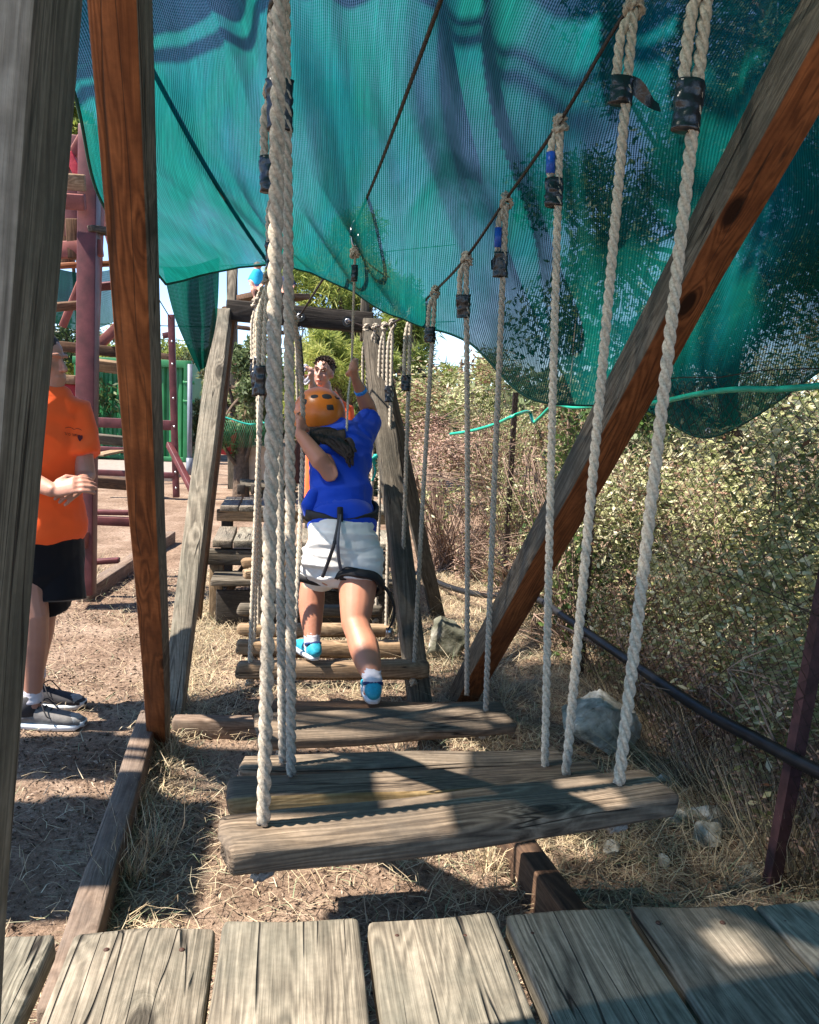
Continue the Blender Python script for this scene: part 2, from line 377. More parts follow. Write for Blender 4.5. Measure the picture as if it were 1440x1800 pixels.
def cloth(name, col, rough=.85, transl=0):
    s = NT(name); v = s.coord('Object'); n = s.noise(v, 9, 4, .5, .3); n2 = s.noise(v, 500, 2, .5)
    c = s.mix(.5, col, s.ramp(n, [(.3, (.85,)*3), (.7, (1.08,)*3)]), 'MULTIPLY')
    s.set(c, rough); s.p.inputs['Specular IOR Level'].default_value = .15; s.p.inputs['Sheen Weight'].default_value = .15
    b = s.bump(n, .25, .02); s.bump(n2, .2, .0008, b); return s.m
def skinmat(name, col):
    s = NT(name); v = s.coord('Object'); n = s.noise(v, 14, 4, .6); n2 = s.noise(v, 180, 3, .6)
    c = s.mix(.6, col, s.ramp(n, [(.3, (.86,.80,.78)), (.7, (1.06,1.04,1.03))]), 'MULTIPLY')
    s.set(c, .5); s.p.inputs['Subsurface Weight'].default_value = .12; s.p.inputs['Subsurface Scale'].default_value = .01
    s.p.inputs['Subsurface Radius'].default_value = (1, .35, .2); s.bump(n2, .15, .001); return s.m
def hairmat(name, col):
    s = NT(name); v = s.coord('Object', (90, 90, 6)); n = s.noise(v, 1, 4, .6)
    s.set(s.ramp(n, [(.3, tuple(c*.4 for c in col)), (.7, tuple(c*1.8 for c in col))]), .75); s.bump(n, .8, .004); return s.m
M['skin_girl'] = skinmat('tan_skin', (.44,.195,.12)); M['skin_man'] = skinmat('pale_skin', (.42,.215,.15)); M['skin_boy'] = skinmat('light_skin', (.44,.25,.18))
M['blue'] = cloth('royal_blue_cotton', (.008,.055,.46)); M['shorts'] = cloth('white_cotton', (.66,.65,.62)); M['sock'] = cloth('sock_cotton', (.60,.58,.62))
M['orangeshirt'] = cloth('orange_shirt', (.95,.125,.025)); M['blackcloth'] = cloth('black_cloth', (.006,.006,.008)); M['lightblue'] = cloth('sky_blue_cotton', (.02,.36,.58))
M['navy'] = cloth('navy_cloth', (.02,.03,.10)); M['print'] = simple('shirt_print', (.10,.01,.015), .8)
M['shoe'] = simple('turquoise_shoe', (.02,.33,.46), .6, nscale=80); M['shoen'] = simple('navy_collar', (.01,.03,.12), .7); M['sole'] = simple('pale_sole', (.60,.66,.70), .6)
M['bootg'] = simple('grey_boot', (.33,.33,.32), .8, nscale=50); M['bootm'] = simple('mid_grey_boot', (.16,.155,.15), .85, nscale=50); M['bootb'] = simple('dark_boot', (.03,.03,.035), .8, nscale=50)
M['helmet'] = simple('orange_helmet', (.62,.16,.012), .33, nscale=5, var=.12, bump=.03, spec=.45)
M['hair'] = hairmat('dark_brown_hair', (.022,.010,.005)); M['hairr'] = hairmat('reddish_hair', (.075,.022,.012))
M['band'] = simple('blue_wristband', (.02,.22,.62), .45); M['eye'] = simple('dark_eye', (.02,.015,.01), .2); M['lip'] = simple('lips', (.35,.12,.10), .5)
M['cyanrope'] = simple('turquoise_cord', (.02,.45,.36), .7)
# ------------------------------------------------------------------ ground
rng = np.random.default_rng(5)
FA = Vector((1.55, 1.3, 0)); FB = Vector((1.60, 7.4, 0))      # line of the fence
def fence_x(y): return FA.x + (FB.x-FA.x)*(y-FA.y)/(FB.y-FA.y)
def gz(x, y):
    z = .018*noise.noise(Vector((x*1.6, y*1.6, 0))) + .008*noise.noise(Vector((x*7, y*7, 3)))
    d = x - fence_x(min(max(y, -2), 7)) - .05
    if d > 0: z += min(d, 3.5)*.30*(1-math.exp(-d*1.5)) * (1 if y < 9 else max(0, 1-(y-9)/8))
    return z
def grid_axis(a, b, lo, hi, fine, coarse):
    xs = list(np.arange(a, b, fine)); x = a; st = fine
    left = []
    while x > lo: st *= coarse; x -= st; left.append(x)
    x = b; st = fine; right = [b]
    while x < hi: st *= coarse; x += st; right.append(x)
    return left[::-1]+xs+right
gx = grid_axis(-2.4, 3.2, -400, 400, .045, 1.25); gy = grid_axis(.6, 7.0, -300, 700, .045, 1.25)
mb = MB(); nx = len(gx)
mb.v = [(x, y, gz(x, y)) for y in gy for x in gx]
mb.f = [(j*nx+i, j*nx+i+1, (j+1)*nx+i+1, (j+1)*nx+i) for j in range(len(gy)-1) for i in range(nx-1)]; mb.mi = [0]*len(mb.f)
tag(mb.build('ground', M['ground']), kind='structure', label='dry brown earth of the course and the path beside it')

def quads(name, P, Acol, Bcol, W, mat, rnd, bend=None, parent=None, kind=None, label=None):
    """many small blades or leaves: P base point, Acol = full length vector, Bcol = half width vector (folded at the middle)"""
    N = len(P); mid = P + Acol*.5 + (bend if bend is not None else 0); tip = P + Acol
    if W == 'blade':      # tapered: 2 tris-ish quads
        V = np.stack([P-Bcol, P+Bcol, mid+Bcol*.8, mid-Bcol*.8, tip+Bcol*.15, tip-Bcol*.15], 1)
        Fc = np.array([[0,1,2,3],[3,2,4,5]])
    else:                 # leaf: pointed oval of two quads
        V = np.stack([P, P+Acol*.45+Bcol, tip, P+Acol*.45-Bcol], 1)
        Fc = np.array([[0,1,2,3]])
    k = V.shape[1]; nf = len(Fc)
    idx = (Fc[None] + (np.arange(N)*k)[:, None, None]).reshape(-1)
    me = bpy.data.meshes.new(name); me.vertices.add(N*k); me.vertices.foreach_set('co', V.astype('f').ravel())
    me.loops.add(len(idx)); me.loops.foreach_set('vertex_index', idx.astype('i'))
    me.polygons.add(N*nf); me.polygons.foreach_set('loop_start', np.arange(N*nf, dtype='i')*4)
    me.polygons.foreach_set('loop_total', np.full(N*nf, 4, 'i'))
    a = me.attributes.new('rnd', 'FLOAT', 'FACE'); a.data.foreach_set('value', np.repeat(rnd, nf).astype('f'))
    me.materials.append(mat); me.update(calc_edges=True)
    o = bpy.data.objects.new(name, me); C.objects.link(o); adopt(o, parent)
    if kind: o['kind'] = kind
    if label: o['label'] = label
    return o
def rdir(N, zf=1.0, r=rng):
    d = r.normal(size=(N, 3)); d[:, 2] *= zf; return d/np.linalg.norm(d, axis=1)[:, None]
straw = leafmat('straw', [(0, (.08,.06,.04)), (.25, (.26,.21,.14)), (.5, (.44,.36,.25)), (.7, (.58,.46,.28)), (.88, (.68,.60,.44)), (1, (.26,.32,.19))], .2, .7)
litter = leafmat('litter', [(0, (.03,.02,.015)), (.45, (.09,.062,.045)), (.8, (.24,.17,.125)), (1, (.42,.33,.25))], .0, .9)
def scatter(N, x0, x1, y0, y1, dens):
    out = np.empty((0, 2))
    while len(out) < N:
        p = np.stack([rng.uniform(x0, x1, N), rng.uniform(y0, y1, N)], 1)
        d = np.array([dens(a, b) for a, b in p]); out = np.concatenate([out, p[rng.random(N) < d]])
    p = out[:N]; z = np.array([gz(a, b) for a, b in p]); return np.concatenate([p, z[:, None]], 1)
KL0 = GP(255, 1275, .1); KL1 = GP(140, 1650, .1)
def kerb_x(y): return KL1.x + (KL0.x-KL1.x)*(y-KL1.y)/(KL0.y-KL1.y)
def dens(x, y):
    n = noise.noise(Vector((x*1.7, y*1.7, 9)))*.5+.5; n2 = noise.noise(Vector((x*5, y*5, 2)))*.5+.5
    kx = kerb_x(y) if y < 3.6 else -.62
    if x < kx-.06: return .05 + .22*max(0, n-.55)*2
    e = math.exp(-((x-kx-.10)/.10)**2)*.7
    r = min(1, max(0, (x-.35)/.5))
    if y > 3.6: r = max(r, .75)
    return min(1, (.16 + .5*r)*(.35+n*n2*2.0) + e)
P = scatter(62000, -2.4, 2.3, .9, 7.0, dens); N = len(P)
ang = rng.uniform(0, 2*np.pi, N); L = rng.uniform(.03, .13, N); el = np.abs(rng.normal(0, .25, N))
D = np.stack([np.cos(ang)*np.cos(el), np.sin(ang)*np.cos(el), np.sin(el)], 1)*L[:, None]
Wd = np.stack([-np.sin(ang), np.cos(ang), np.zeros(N)], 1)*rng.uniform(.0008, .0019, N)[:, None]
P[:, 2] += rng.uniform(.002, .03, N)
bd = rng.normal(0, .12, (N, 3))*L[:, None]; bd[:, 2] = np.abs(bd[:, 2])
tag(quads('dry_grass', P, D, Wd, 'blade', straw, np.clip(rng.normal(.55, .27, N), 0, 1), bd), 'dry straw coloured grass lying loose over the ground', kind='stuff')
# upright tufts
tc_ = []
for (px, py, n_, r_, h_) in [(270,1510,60,.06,.20),(240,1420,70,.06,.13),(300,1330,70,.06,.12),(900,1480,90,.09,.16),(930,1420,60,.1,.14),(720,1345,90,.07,.10),(760,1350,60,.06,.10),(860,1530,80,.08,.15),(690,1340,60,.08,.09),(230,1560,80,.05,.16),(380,1100,150,.22,.14),(430,1130,150,.25,.12),(150,1040,110,.08,.25),(120,1040,80,.1,.2),(1130,1230,420,.30,.28),(1200,1310,420,.28,.28),(1280,1400,420,.27,.28),(1050,1140,380,.35,.32),(960,1090,200,.4,.25),(870,1130,160,.3,.2),(1390,1520,420,.2,.34),(1430,1560,160,.16,.28),(880,1230,130,.25,.14),(800,1180,100,.25,.15),(1000,1420,90,.2,.12),(1100,1500,100,.25,.12),(1250,1540,120,.2,.15),(690,1120,80,.15,.2),(340,1160,80,.12,.14),(170,1010,70,.1,.2)]:
    c = GP(px, py, .0)
    for k in range(n_):
        a = rng.uniform(0, 6.283); rr = abs(rng.normal(0, r_*.6)); x = c.x+rr*math.cos(a); y = c.y+rr*math.sin(a)
        tc_.append((x, y, gz(x, y), rr*math.cos(a)*1.5+rng.normal(0, .03), rr*math.sin(a)*1.5+rng.normal(0, .03), h_*rng.uniform(.4, 1.1)))
T = np.array(tc_); N = len(T)
D = T[:, 3:6]; a2 = rng.uniform(0, 6.283, N)
Wd = np.stack([np.cos(a2), np.sin(a2), np.zeros(N)], 1)*rng.uniform(.0009, .002, N)[:, None]
tag(quads('grass_tufts', T[:, :3], D, Wd, 'blade', straw, np.clip(rng.normal(.62, .22, N), 0, 1), rng.normal(0, .02, (N, 3))), 'tufts of dry yellow grass standing by the kerbs and fence', kind='stuff')
P = scatter(60000, -2.4, 2.3, .9, 7.0, lambda x, y: (1.0 if x < .6 else .5)*(.3+1.4*max(0, noise.noise(Vector((x*2.3, y*2.3, 4)))+.3))); N = len(P)
D = rdir(N, .3)*(.005+.028*rng.random(N)**2.5)[:, None]; Wd = np.cross(D, rdir(N)); Wd *= (rng.uniform(.002, .006, N)/np.linalg.norm(Wd, axis=1))[:, None]
P[:, 2] += rng.uniform(.001, .008, N)
tag(quads('leaf_litter', P, D, Wd, 'leaf', litter, rng.random(N)), 'wood chips and fallen leaves scattered over the earth', kind='stuff')
# ------------------------------------------------------------------ rocks
def rock(px, py, size, label, sd, zoff=0, sq=(1, .8, .7), sub=4, mat='rock'):
    bm = bmesh.new(); bmesh.ops.create_icosphere(bm, subdivisions=sub, radius=1)
    rr = random.Random(sd); planes = [(Vector((rr.gauss(0,1), rr.gauss(0,1), rr.gauss(0,1))).normalized(), rr.uniform(.52, .86)) for _ in range(17)]
    for v in bm.verts:
        p = v.co.copy()
        for n_, d_ in planes:
            k = p.dot(n_)
            if k > d_: p -= n_*(k-d_)*.99
        p += p*(noise.noise(v.co*2.2+Vector((sd,0,0)))*.08 + noise.noise(v.co*7+Vector((sd,3,0)))*.06 + noise.noise(v.co*18)*.03 + noise.noise(v.co*40)*.012)
        v.co = Vector((p.x*sq[0], p.y*sq[1], p.z*sq[2]))*size
    me = bpy.data.meshes.new('rock'); bm.to_mesh(me); bm.free(); me.materials.append(M[mat])
    me.polygons.foreach_set('use_smooth', [True]*len(me.polygons))
    c = GP(px, py, 0); o = bpy.data.objects.new('rock', me); C.objects.link(o); o.location = (c.x, c.y, gz(c.x, c.y)+size*sq[2]*.45+zoff); o.rotation_euler = (0, 0, sd)
    shade_sharp(o, 45); return tag(o, label, 'rock')
rock(1048, 1312, .185, 'large pale limestone boulder with sharp edges behind the two nearest swing planks', 3.1, .02, (1.05, .8, .88), 5)
rock(1238, 1482, .075, 'rounded grey green rock between the fence post and the swing plank end', 1.2, 0, (1, .8, .85))
rock(1244, 1440, .085, 'low mossy rock in dry leaves beside the chain link fence', 5.4, -.02, (1.2, .9, .6))
rock(1182, 1440, .055, 'pale rock just beyond the right tip of the nearest swing plank', 2.2)
rock(1075, 1500, .045, 'small pale rock on dry grass below the nearest swing plank', 7.7)
rock(1168, 1520, .033, 'small grey stone half sunk in straw nearest the deck boards', 4.7)
rock(1318, 1535, .04, 'light stone at the foot of the rusty fence post', 8.7)
rock(1165, 1375, .045, 'light stone behind the right end of the nearest swing plank', 9.1)
rock(785, 1160, .17, 'dark mossy boulder grown over with dry grass by the far frame leg', 6.3, .0, (.95, .8, 1.1), 4, 'mossrock')
rock(900, 1375, .03, 'small stone in the straw behind the second swing plank', 3.9)
# ------------------------------------------------------------------ kerbs
def kerb(A, B, w_, h_, mat, label, z=None):
    A = Vector(A); B = Vector(B); o = beam('kerb_timber', A, B, w_, h_, mat, bev=.008, wob=.004); tag(o, label, 'kerb', 'timbers edging the course'); return o
dv = (KL1-KL0).normalized()
kerb(KL0-Vector((0,0,.05))-dv*.12, KL1-Vector((0,0,.05))+dv*.25, .085, .12, M['kerb'], 'long timber kerb along the left path, running to the deck')
kerb(GP(304,1271,.06)-Vector((0,0,.02)), GP(870,1275,.06)-Vector((0,0,.02)), .07, .09, M['kerb'], 'cross timber lying on the ground behind the third swing plank')
kerb(GP(812,1345,.07)-Vector((0,0,.03)), GP(985,1580,.12)-Vector((0,0,.05))+Vector((.03,-.25,0)), .075, .15, M['brown'], 'dark timber kerb on the right running under the deck')
# ------------------------------------------------------------------ deck
deck = thing('timber_deck', (.3, .4, 0), 'weathered grey timber deck of wide boards at the start of the swing planks', 'deck')
ZD = .50
edges = [(-40, 95, 1641), (135, 372, 1629), (395, 625, 1616), (651, 865, 1608), (893, 1090, 1598), (1113, 1315, 1587), (1330, 1560, 1580), (1580, 1790, 1572), (-290, -70, 1655)]
tops = []
for i, (x0, x1, y) in enumerate(edges):
    a = GP(x0, y+6, ZD); b = GP(x1, y-2, ZD); c = (a+b)/2; wdt = (b-a).length; yaw_ = [0, -.012, .01, 0, -.01, .008, 0, .005, 0][i]
    A = Vector((c.x - math.sin(yaw_)*2.2, c.y-2.2, ZD-.028)); B = Vector((c.x, c.y+.0, ZD-.028+[.004,-.002,.003,0,.002,-.003,.003,0,0][i]))
    o = beam('board', A, B, wdt+.010, .056, M['deck'], deck, bev=.008, wob=.004, seg=26, uneven=.02, sd=i*3.3)
for i, (x0, x1, y) in enumerate(edges):
    for f_ in (.22, .78):
        c = GP(x0+(x1-x0)*f_, y+34+((i*7) % 5)*3, ZD); mb = MB(); ball(mb, c+Vector((0, 0, -.001)), (.0055, .0055, .003), 10); mb.build('nail', M['nail'], deck)
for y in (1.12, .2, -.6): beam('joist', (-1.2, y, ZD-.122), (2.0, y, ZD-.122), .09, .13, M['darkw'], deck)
for x in (-.75, 1.7):
    beam('deck_post', (x, 1.1, -.1), (x, 1.1, ZD-.19), .1, .1, M['darkw'], deck, up=(0,1,0))
# ------------------------------------------------------------------ near A frame
nf = thing('timber_gantry', (.3, .85, 0), 'near timber A frame with one grey post and orange brown slanting legs', 'timber frame', 'A frames of the rope course')
# big grey post, very close on the left
pa = Vector((-.292, .93, 2.75)); pb = Vector((-.43, 1.0, -.05))
pa = PT(150, 0, 1.035); pb = PT(20, 1640, 1.035)
pa = Vector((pa.x-.054, .955, pa.z)); pb = Vector((pb.x-.054, .955, pb.z)); dd = (pb-pa).normalized(); pa = pa-dd*.72; pb = pb+dd*(pb.z+.05)
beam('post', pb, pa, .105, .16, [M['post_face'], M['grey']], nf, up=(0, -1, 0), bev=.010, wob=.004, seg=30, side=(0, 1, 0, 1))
# left slanting leg
lb = PT(281, 1312, 3.47); lt = PT(212, 0, 1.42); dl = (lt-lb).normalized(); lt2 = lt+dl*.55; lb2 = lb-dl*.12
o = beam('leg', lb2, lt2, .078, .085, [M['orange'], M['grey']], nf, up=Vector((-.1,-1,-.3)), bev=.006, wob=.0018, seg=30, side=(0, 1, 1, 1))
# right slanting leg
rb = PT(812, 1225, 3.85); rt = PT(1448, 60, 1.72); dl = (rt-rb).normalized(); rt2 = rt+dl*.85; rb2 = rb-dl*.15
o = beam('leg', rb2, rt2, .105, .125, [M['orange'], M['grey']], nf, up=Vector((.0,-.9,-.75)), bev=.006, wob=.004, seg=34, side=(0, 1, 1, 1))
beam('crossbeam', (-.6, .74, 2.66), (1.5, .74, 2.66), .1, .14, M['grey'], nf)
rfp = Vector((1.25, .62, 0)); beam('post', rfp-Vector((0,0,.05)), (1.05, .68, 2.58), .105, .14, M['grey'], nf, up=(0,-1,0))
# ------------------------------------------------------------------ far A frame
ff = thing('timber_gantry', PT(520, 1240, 4.4).xyz, 'far grey green timber A frame carrying the ends of the steel cables', 'timber frame', 'A frames of the rope course')
YB = 4.9
beam('leg', PT(303, 1262, 3.72), PT(392, 548, YB-.02), .10, .075, M['deck'], ff, up=(-.15,-1,0), bev=.006)
beam('leg', PT(742, 1262, 3.75), PT(652, 565, YB-.02), .11, .075, M['grey'], ff, up=(.15,-1,0), bev=.006)
beam('leg', PT(338, 1120, 5.35), PT(404, 540, YB+.08), .085, .07, M['brown'], ff, up=(-.1,-1,0), bev=.006)
beam('leg', PT(775, 1110, 5.5), PT(662, 600, YB+.08), .09, .07, M['grey'], ff, up=(.1,-1,0), bev=.006)
beam('crossbeam', PT(398, 545, YB), PT(655, 568, YB), .09, .115, M['darkw'], ff)
beam('stub', PT(411, 470, YB+.3), PT(405, 560, YB+.1), .05, .05, M['grey'], ff, up=(0,-1,0))
beam('stub', PT(642, 520, YB+.1), PT(640, 600, YB+.1), .05, .05, M['grey'], ff, up=(0,-1,0))
def washer(p, r):
    mb = MB(); tube(mb, [p+Vector((0,-.004,0)), p+Vector((0,.01,0))], r, 20); o = mb.build('washer', M['tape'], ff, smooth=False)
    mb = MB(); pts = [p+Vector((.014*math.cos(a), -.02-.012*math.sin(a)*0, .014*math.sin(a))) for a in np.linspace(0, 6.283, 14)]; tube(mb, pts, .004, 6); tube(mb, [p, p+Vector((0,-.02,0))], .005, 6)
    mb.build('eye_bolt', M['steel'], ff)
EC = PT(527, 556, YB-.055); ER = PT(611, 565, YB-.055); EL = PT(455, 549, YB-.055)
for p in (EC, ER, EL): washer(p+Vector((0, .01, 0)), .03)
# ------------------------------------------------------------------ steel cables
def cable(name, pts, r, label, grp='steel cables of the rope course', mat='cable'):
    mb = MB(); tube(mb, smooth_path(pts, 6), r, 8); return tag(mb.build(name, M[mat]), label, 'cable', grp)
KR = [PT(1250, -75, 1.86), PT(1115, 3, 2.06), PT(985, 213, 2.26), PT(890, 350, 2.86), PT(820, 452, 3.06), PT(765, 511, 3.76), PT(722, 548, 4.22), PT(690, 568, 4.55), PT(676, 572, 4.66), PT(660, 574, 4.76), PT(645, 575, 4.82)]
cable('steel_cable', [Vector((1.02, .75, 2.62))]+KR+[ER+Vector((0,-.02,0))], .0055, 'right hand steel cable with a row of knotted ropes')
KC = PT(625, 392, 3.75)
cable('steel_cable', [PT(790, -40, 1.95)+Vector((.0,-1.3,.03)), PT(775, 0, 1.95), KC, EC+Vector((0,-.02,0))], .006, 'middle steel cable sagging to a carabiner above the climbing girl').data
KLf = [PT(493, -110, 1.66), PT(474, 20, 2.0), PT(474, 165, 2.25), PT(478, 330, 2.85), PT(474, 440, 3.15), PT(470, 490, 3.7), PT(464, 512, 4.2), PT(460, 525, 4.45), PT(458, 535, 4.6)]
cable('steel_cable', [Vector((-.12, .75, 2.62))]+KLf+[EL+Vector((0,-.02,0))], .0055, 'left hand steel cable behind the thickest rope')
cable('wire', [PT(-100, 420, 22), PT(300, 470, 22), PT(800, 430, 22)], .012, 'thin wire crossing the sky above the far frame', 'overhead wires far behind the course')
cable('wire', [PT(-100, 560, 20), PT(420, 575, 20), PT(800, 565, 20)], .012, 'thin wire crossing the sky just under the far crossbeam', 'overhead wires far behind the course')
cable('wire', [PT(-100, 590, 24), PT(350, 600, 24), PT(900, 655, 24)], .012, 'lowest thin wire crossing the sky behind the trees', 'overhead wires far behind the course')
cable('wire', [PT(160, 330, 7), PT(300, 560, 7.5)], .005, 'thin wire slanting down beside the red steel tower', 'overhead wires far behind the course')
# ------------------------------------------------------------------ ropes
def rope_mesh(mb, pts, R, pitch=None, n=18, step=None, mi=0, phase=0.0, sag=0):
    pts = [Vector(p) for p in pts]; pitch = pitch or R*7.2; step = step or R*.75
    # resample
    P = [pts[0]]; 
    cum = [0]
    for a, b in zip(pts[:-1], pts[1:]): cum.append(cum[-1]+(b-a).length)
    Ltot = cum[-1]; m_ = max(3, int(Ltot/step)); P = []; j = 0
    for i in range(m_+1):
        s_ = Ltot*i/m_
        while j < len(cum)-2 and cum[j+1] < s_: j += 1
        t = (s_-cum[j])/max(1e-9, cum[j+1]-cum[j]); P.append(pts[j].lerp(pts[j+1], t))
    # parallel frames
    t0 = (P[1]-P[0]).normalized(); a = Vector((1, 0, 0)) if abs(t0.x) < .8 else Vector((0, 0, 1)); a = (a-t0*a.dot(t0)).normalized()
    vs = []; fs = []
    for i, p in enumerate(P):
        t = (P[min(i+1, m_)]-P[max(i-1, 0)]).normalized(); a = (a-t*a.dot(t)).normalized(); b = t.cross(a)
        tw = phase + 2*math.pi*(Ltot*i/m_)/pitch
        for k in range(n):
            th0 = 2*math.pi*k/n; th = th0 - tw
            ph = (th0 % (2*math.pi/3)) - math.pi/3      # three strands
            h = .54; rr = .485   # strand centre offset and radius
            s2 = max(0, rr*rr - (h*math.sin(ph))**2); r_ = (h*math.cos(ph)+math.sqrt(s2))*R
            vs.append(p + a*(r_*math.cos(th)) + b*(r_*math.sin(th)))
    for i in range(m_):
        for k in range(n): fs.append((i*n+k, i*n+(k+1) % n, (i+1)*n+(k+1) % n, (i+1)*n+k))
    fs.append(tuple(reversed(range(n)))); fs.append(tuple(range(m_*n, (m_+1)*n)))
    mb.add(vs, fs, mi); return mb
def knot_mesh(mb, p, R, sd=0):
    rr = random.Random(sd); 
    for k in range(3):
        ax = Vector((rr.uniform(-.5,.5), rr.uniform(-.6,.6), rr.uniform(.3,1))).normalized()
        e1 = ax.orthogonal().normalized(); e2 = ax.cross(e1); rad = R*(1.35+.2*k)
        c = p+Vector((rr.uniform(-.3,.3), rr.uniform(-.3,.3), -R*(.4+k*1.1)))
        c = p+Vector((rr.uniform(-.3,.3)*R, rr.uniform(-.3,.3)*R, -R*(.2+k*1.1)))
        pts = [c+e1*rad*math.cos(a)+e2*rad*.85*math.sin(a)+ax*R*.4*math.sin(a*2) for a in np.linspace(0, 6.5, 22)]
        rope_mesh(mb, pts, R*.82, step=R*.8, n=9)
def tape_mesh(p0, p1, ra, rb=None, flap=None, sd=0):
    mb = MB(); rr = random.Random(sd); n = 14; pts = [p0.lerp(p1, i/n) for i in range(n+1)]
    loft(mb, pts, [(ra*(1+rr.uniform(-.06,.12)), (rb or ra)*(1+rr.uniform(-.06,.12))) for _ in pts], 20, caps=False)
    mb.v = [tuple(Vector(v)+Vector((1,1,.3))*.006*noise.noise(Vector((v[0]*70+sd, v[1]*70, v[2]*45)))) for v in mb.v]
    if flap:
        q = p0.lerp(p1, .3); d = Vector(flap); nn = 7; vs = []
        for i in range(nn+1):
            t = i/nn; c = q + d*t + Vector((0, 0, .012*math.sin(t*5))) ; h = (p1-p0).length*.42*(1-.55*t)
            off = Vector((0, .008*math.sin(t*7+1), 0)); vs += [c+Vector((0,0,h))+off, c-Vector((0,0,h))-off]
        mb.add(vs, [(2*i, 2*i+1, 2*i+3, 2*i+2) for i in range(nn)])
    return mb
def hang_rope(top, bot, R, label, mat='rope', tape=None, fold=.2, blue=False, flap=None, sd=0, grp='ropes holding the swing planks', mid=None, n=18):
    t = thing('hanging_rope', bot, label, 'rope', grp)
    dn = (bot-top); L = dn.length; dn.normalize(); side = Vector((1, -.25, 0)); side = (side-dn*side.dot(dn)).normalized()
    st = top+Vector((0, 0, -R*1.5))
    path = smooth_path([st]+([mid] if mid is not None else [st.lerp(bot, .5)+Vector((.004*math.sin(sd*7), .004*math.cos(sd*5), 0))])+[bot], 10)
    mb = MB(); rope_mesh(mb, path, R, n=n, phase=sd); mb.build('rope_strand', M[mat], t)
    mb = MB(); knot_mesh(mb, top+Vector((0, 0, R*1.0)), R*.95, sd); mb.build('knot', M['ropeg'] if mat == 'rope' else M[mat], t)
    mb = MB(); knot_mesh(mb, bot+Vector((0, 0, -.075)), R*.8, sd+2); mb.build('stopper_knot', M['ropeg'], t)
    if fold:
        fl = fold
        p = [st+side*R*.5, st+side*R*-1.9+dn*fl*.25, st+side*R*-1.95+dn*fl*.9]
        mb = MB(); rope_mesh(mb, smooth_path(p, 6), R*.95, n=n, phase=sd+1); mb.build('rope_tail', M[mat], t)
        ta = st+dn*fl*.72-side*R*.95; tb = st+dn*(fl*.72+(tape or .09))-side*R*.95
        tape_mesh(ta, tb, R*2.15, R*1.35, flap, sd).build('tape', M['tape'], t)
        if blue:
            mb = MB(); ba = st+dn*fl*.35-side*R*1.95; tube(mb, [ba, ba+dn*fl*.3], R*1.12, 12); mb.build('blue_tape', M['btape'], t)
    return t
# ------------------------------------------------------------------ swing planks
SP = []
def swing(A, B, wd, th, mat, label, under=True, tilt=0.0, sd=0, side=None):
    """A, B = left and right ends (centre of top face)"""
    A = Vector(A)-Vector((0,0,th/2)); B = Vector(B)-Vector((0,0,th/2))
    up = Vector((0, -math.sin(tilt), math.cos(tilt)))
    o = beam('swing_plank', A, B, wd, th, M[mat] if isinstance(mat, str) else mat, up=up, bev=.012, wob=.008, seg=26, sd=sd, uneven=.014, side=side)
    tag(o, label, 'plank', 'hanging planks of the swing bridge')
    if under:
        x = (B-A).normalized(); a = A+x*.06; b = B-x*.06; pts = [a+Vector((0,0,-th*.4)), a+x*.03+Vector((0,0,-th/2-.010)), b-x*.03+Vector((0,0,-th/2-.010)), b+Vector((0,0,-th*.4))]
        mb = MB(); rope_mesh(mb, smooth_path(pts, 5), .008, n=9); mb.build('under_rope', M['ropeb'], o)
    return o
def topmid(pf, pb, Yf):   # mid-point of an end of the top face from its near and far pixels at plane z
    return pf
# plank 1 (nearest)
z1 = .585
A1 = GP(390, 1462, z1); B1 = GP(1166, 1372, z1-.005)
swing(A1+Vector((0,.0,0)), B1, .155, .062, 'swing', 'nearest swing plank, dark weathered timber tilted up to the right', False, .02, 1.5)
z2 = .50
A2 = GP(400, 1385, z2); B2 = GP(1060, 1352, z2)
swing(A2, B2, .16, .055, [M['swing'], M['worn']], 'second swing plank with a yellow worn front edge, just behind the nearest', False, -.10, 4.2, side=(0,0,0,1))
A2b = GP(415, 1357, z2-.03); B2b = GP(1015, 1352, z2-.02)
swing(A2b+Vector((0,.06,0)), B2b+Vector((0,.10,0)), .10, .05, 'swing', 'thin swing plank mostly hidden behind the second one', False, 0, 6.4)
z3 = .32
A3 = GP(450, 1277, z3); B3 = GP(897, 1252, z3)
swing(A3, B3, .20, .045, 'swing', 'third swing plank, wide and greenish with small sun spots', False, .12, 8.0)
A3b = GP(405+38, 1262, .26)+Vector((0,.12,0)); B3b = GP(868, 1262, .26)+Vector((0,.12,0))
swing(A3b, B3b, .13, .05, 'brown', 'brown swing plank under the back foot of the girl', False, 0, 9.0)
far = [  # left px, right px, row of front top edge, Y, width
 (415, 755, 1163, 3.75, .085, 'tan', 'tan swing plank under the left foot of the girl'),
 (416, 718, 1127, 4.12, .075, 'tan', 'tan swing plank just beyond the left foot of the girl'),
 (418, 690, 1097, 4.40, .07, 'tan', 'pale swing plank level with the back of her knee'),
 (417, 672, 1062, 4.62, .07, 'grey', 'grey swing plank crossing behind both calves of the girl'),
 (428, 660, 1002, 4.95, .07, 'tan', 'swing plank end showing left of the ropes at her thigh height'),
 (426, 655, 980, 5.1, .07, 'tan', 'farthest swing plank, its end below the platform edge')]
FP = []
for i, (x0, x1, y, Y, wd, mt, lb_) in enumerate(far):
    a = PT(x0, y, Y); b = PT(x1, y+1, Y); b.z = a.z if i > 2 else b.z; FP.append((a, b))
    swing(a, b, wd, .07 if i < 2 else .055, mt, lb_, i < 4, 0, 11+i)
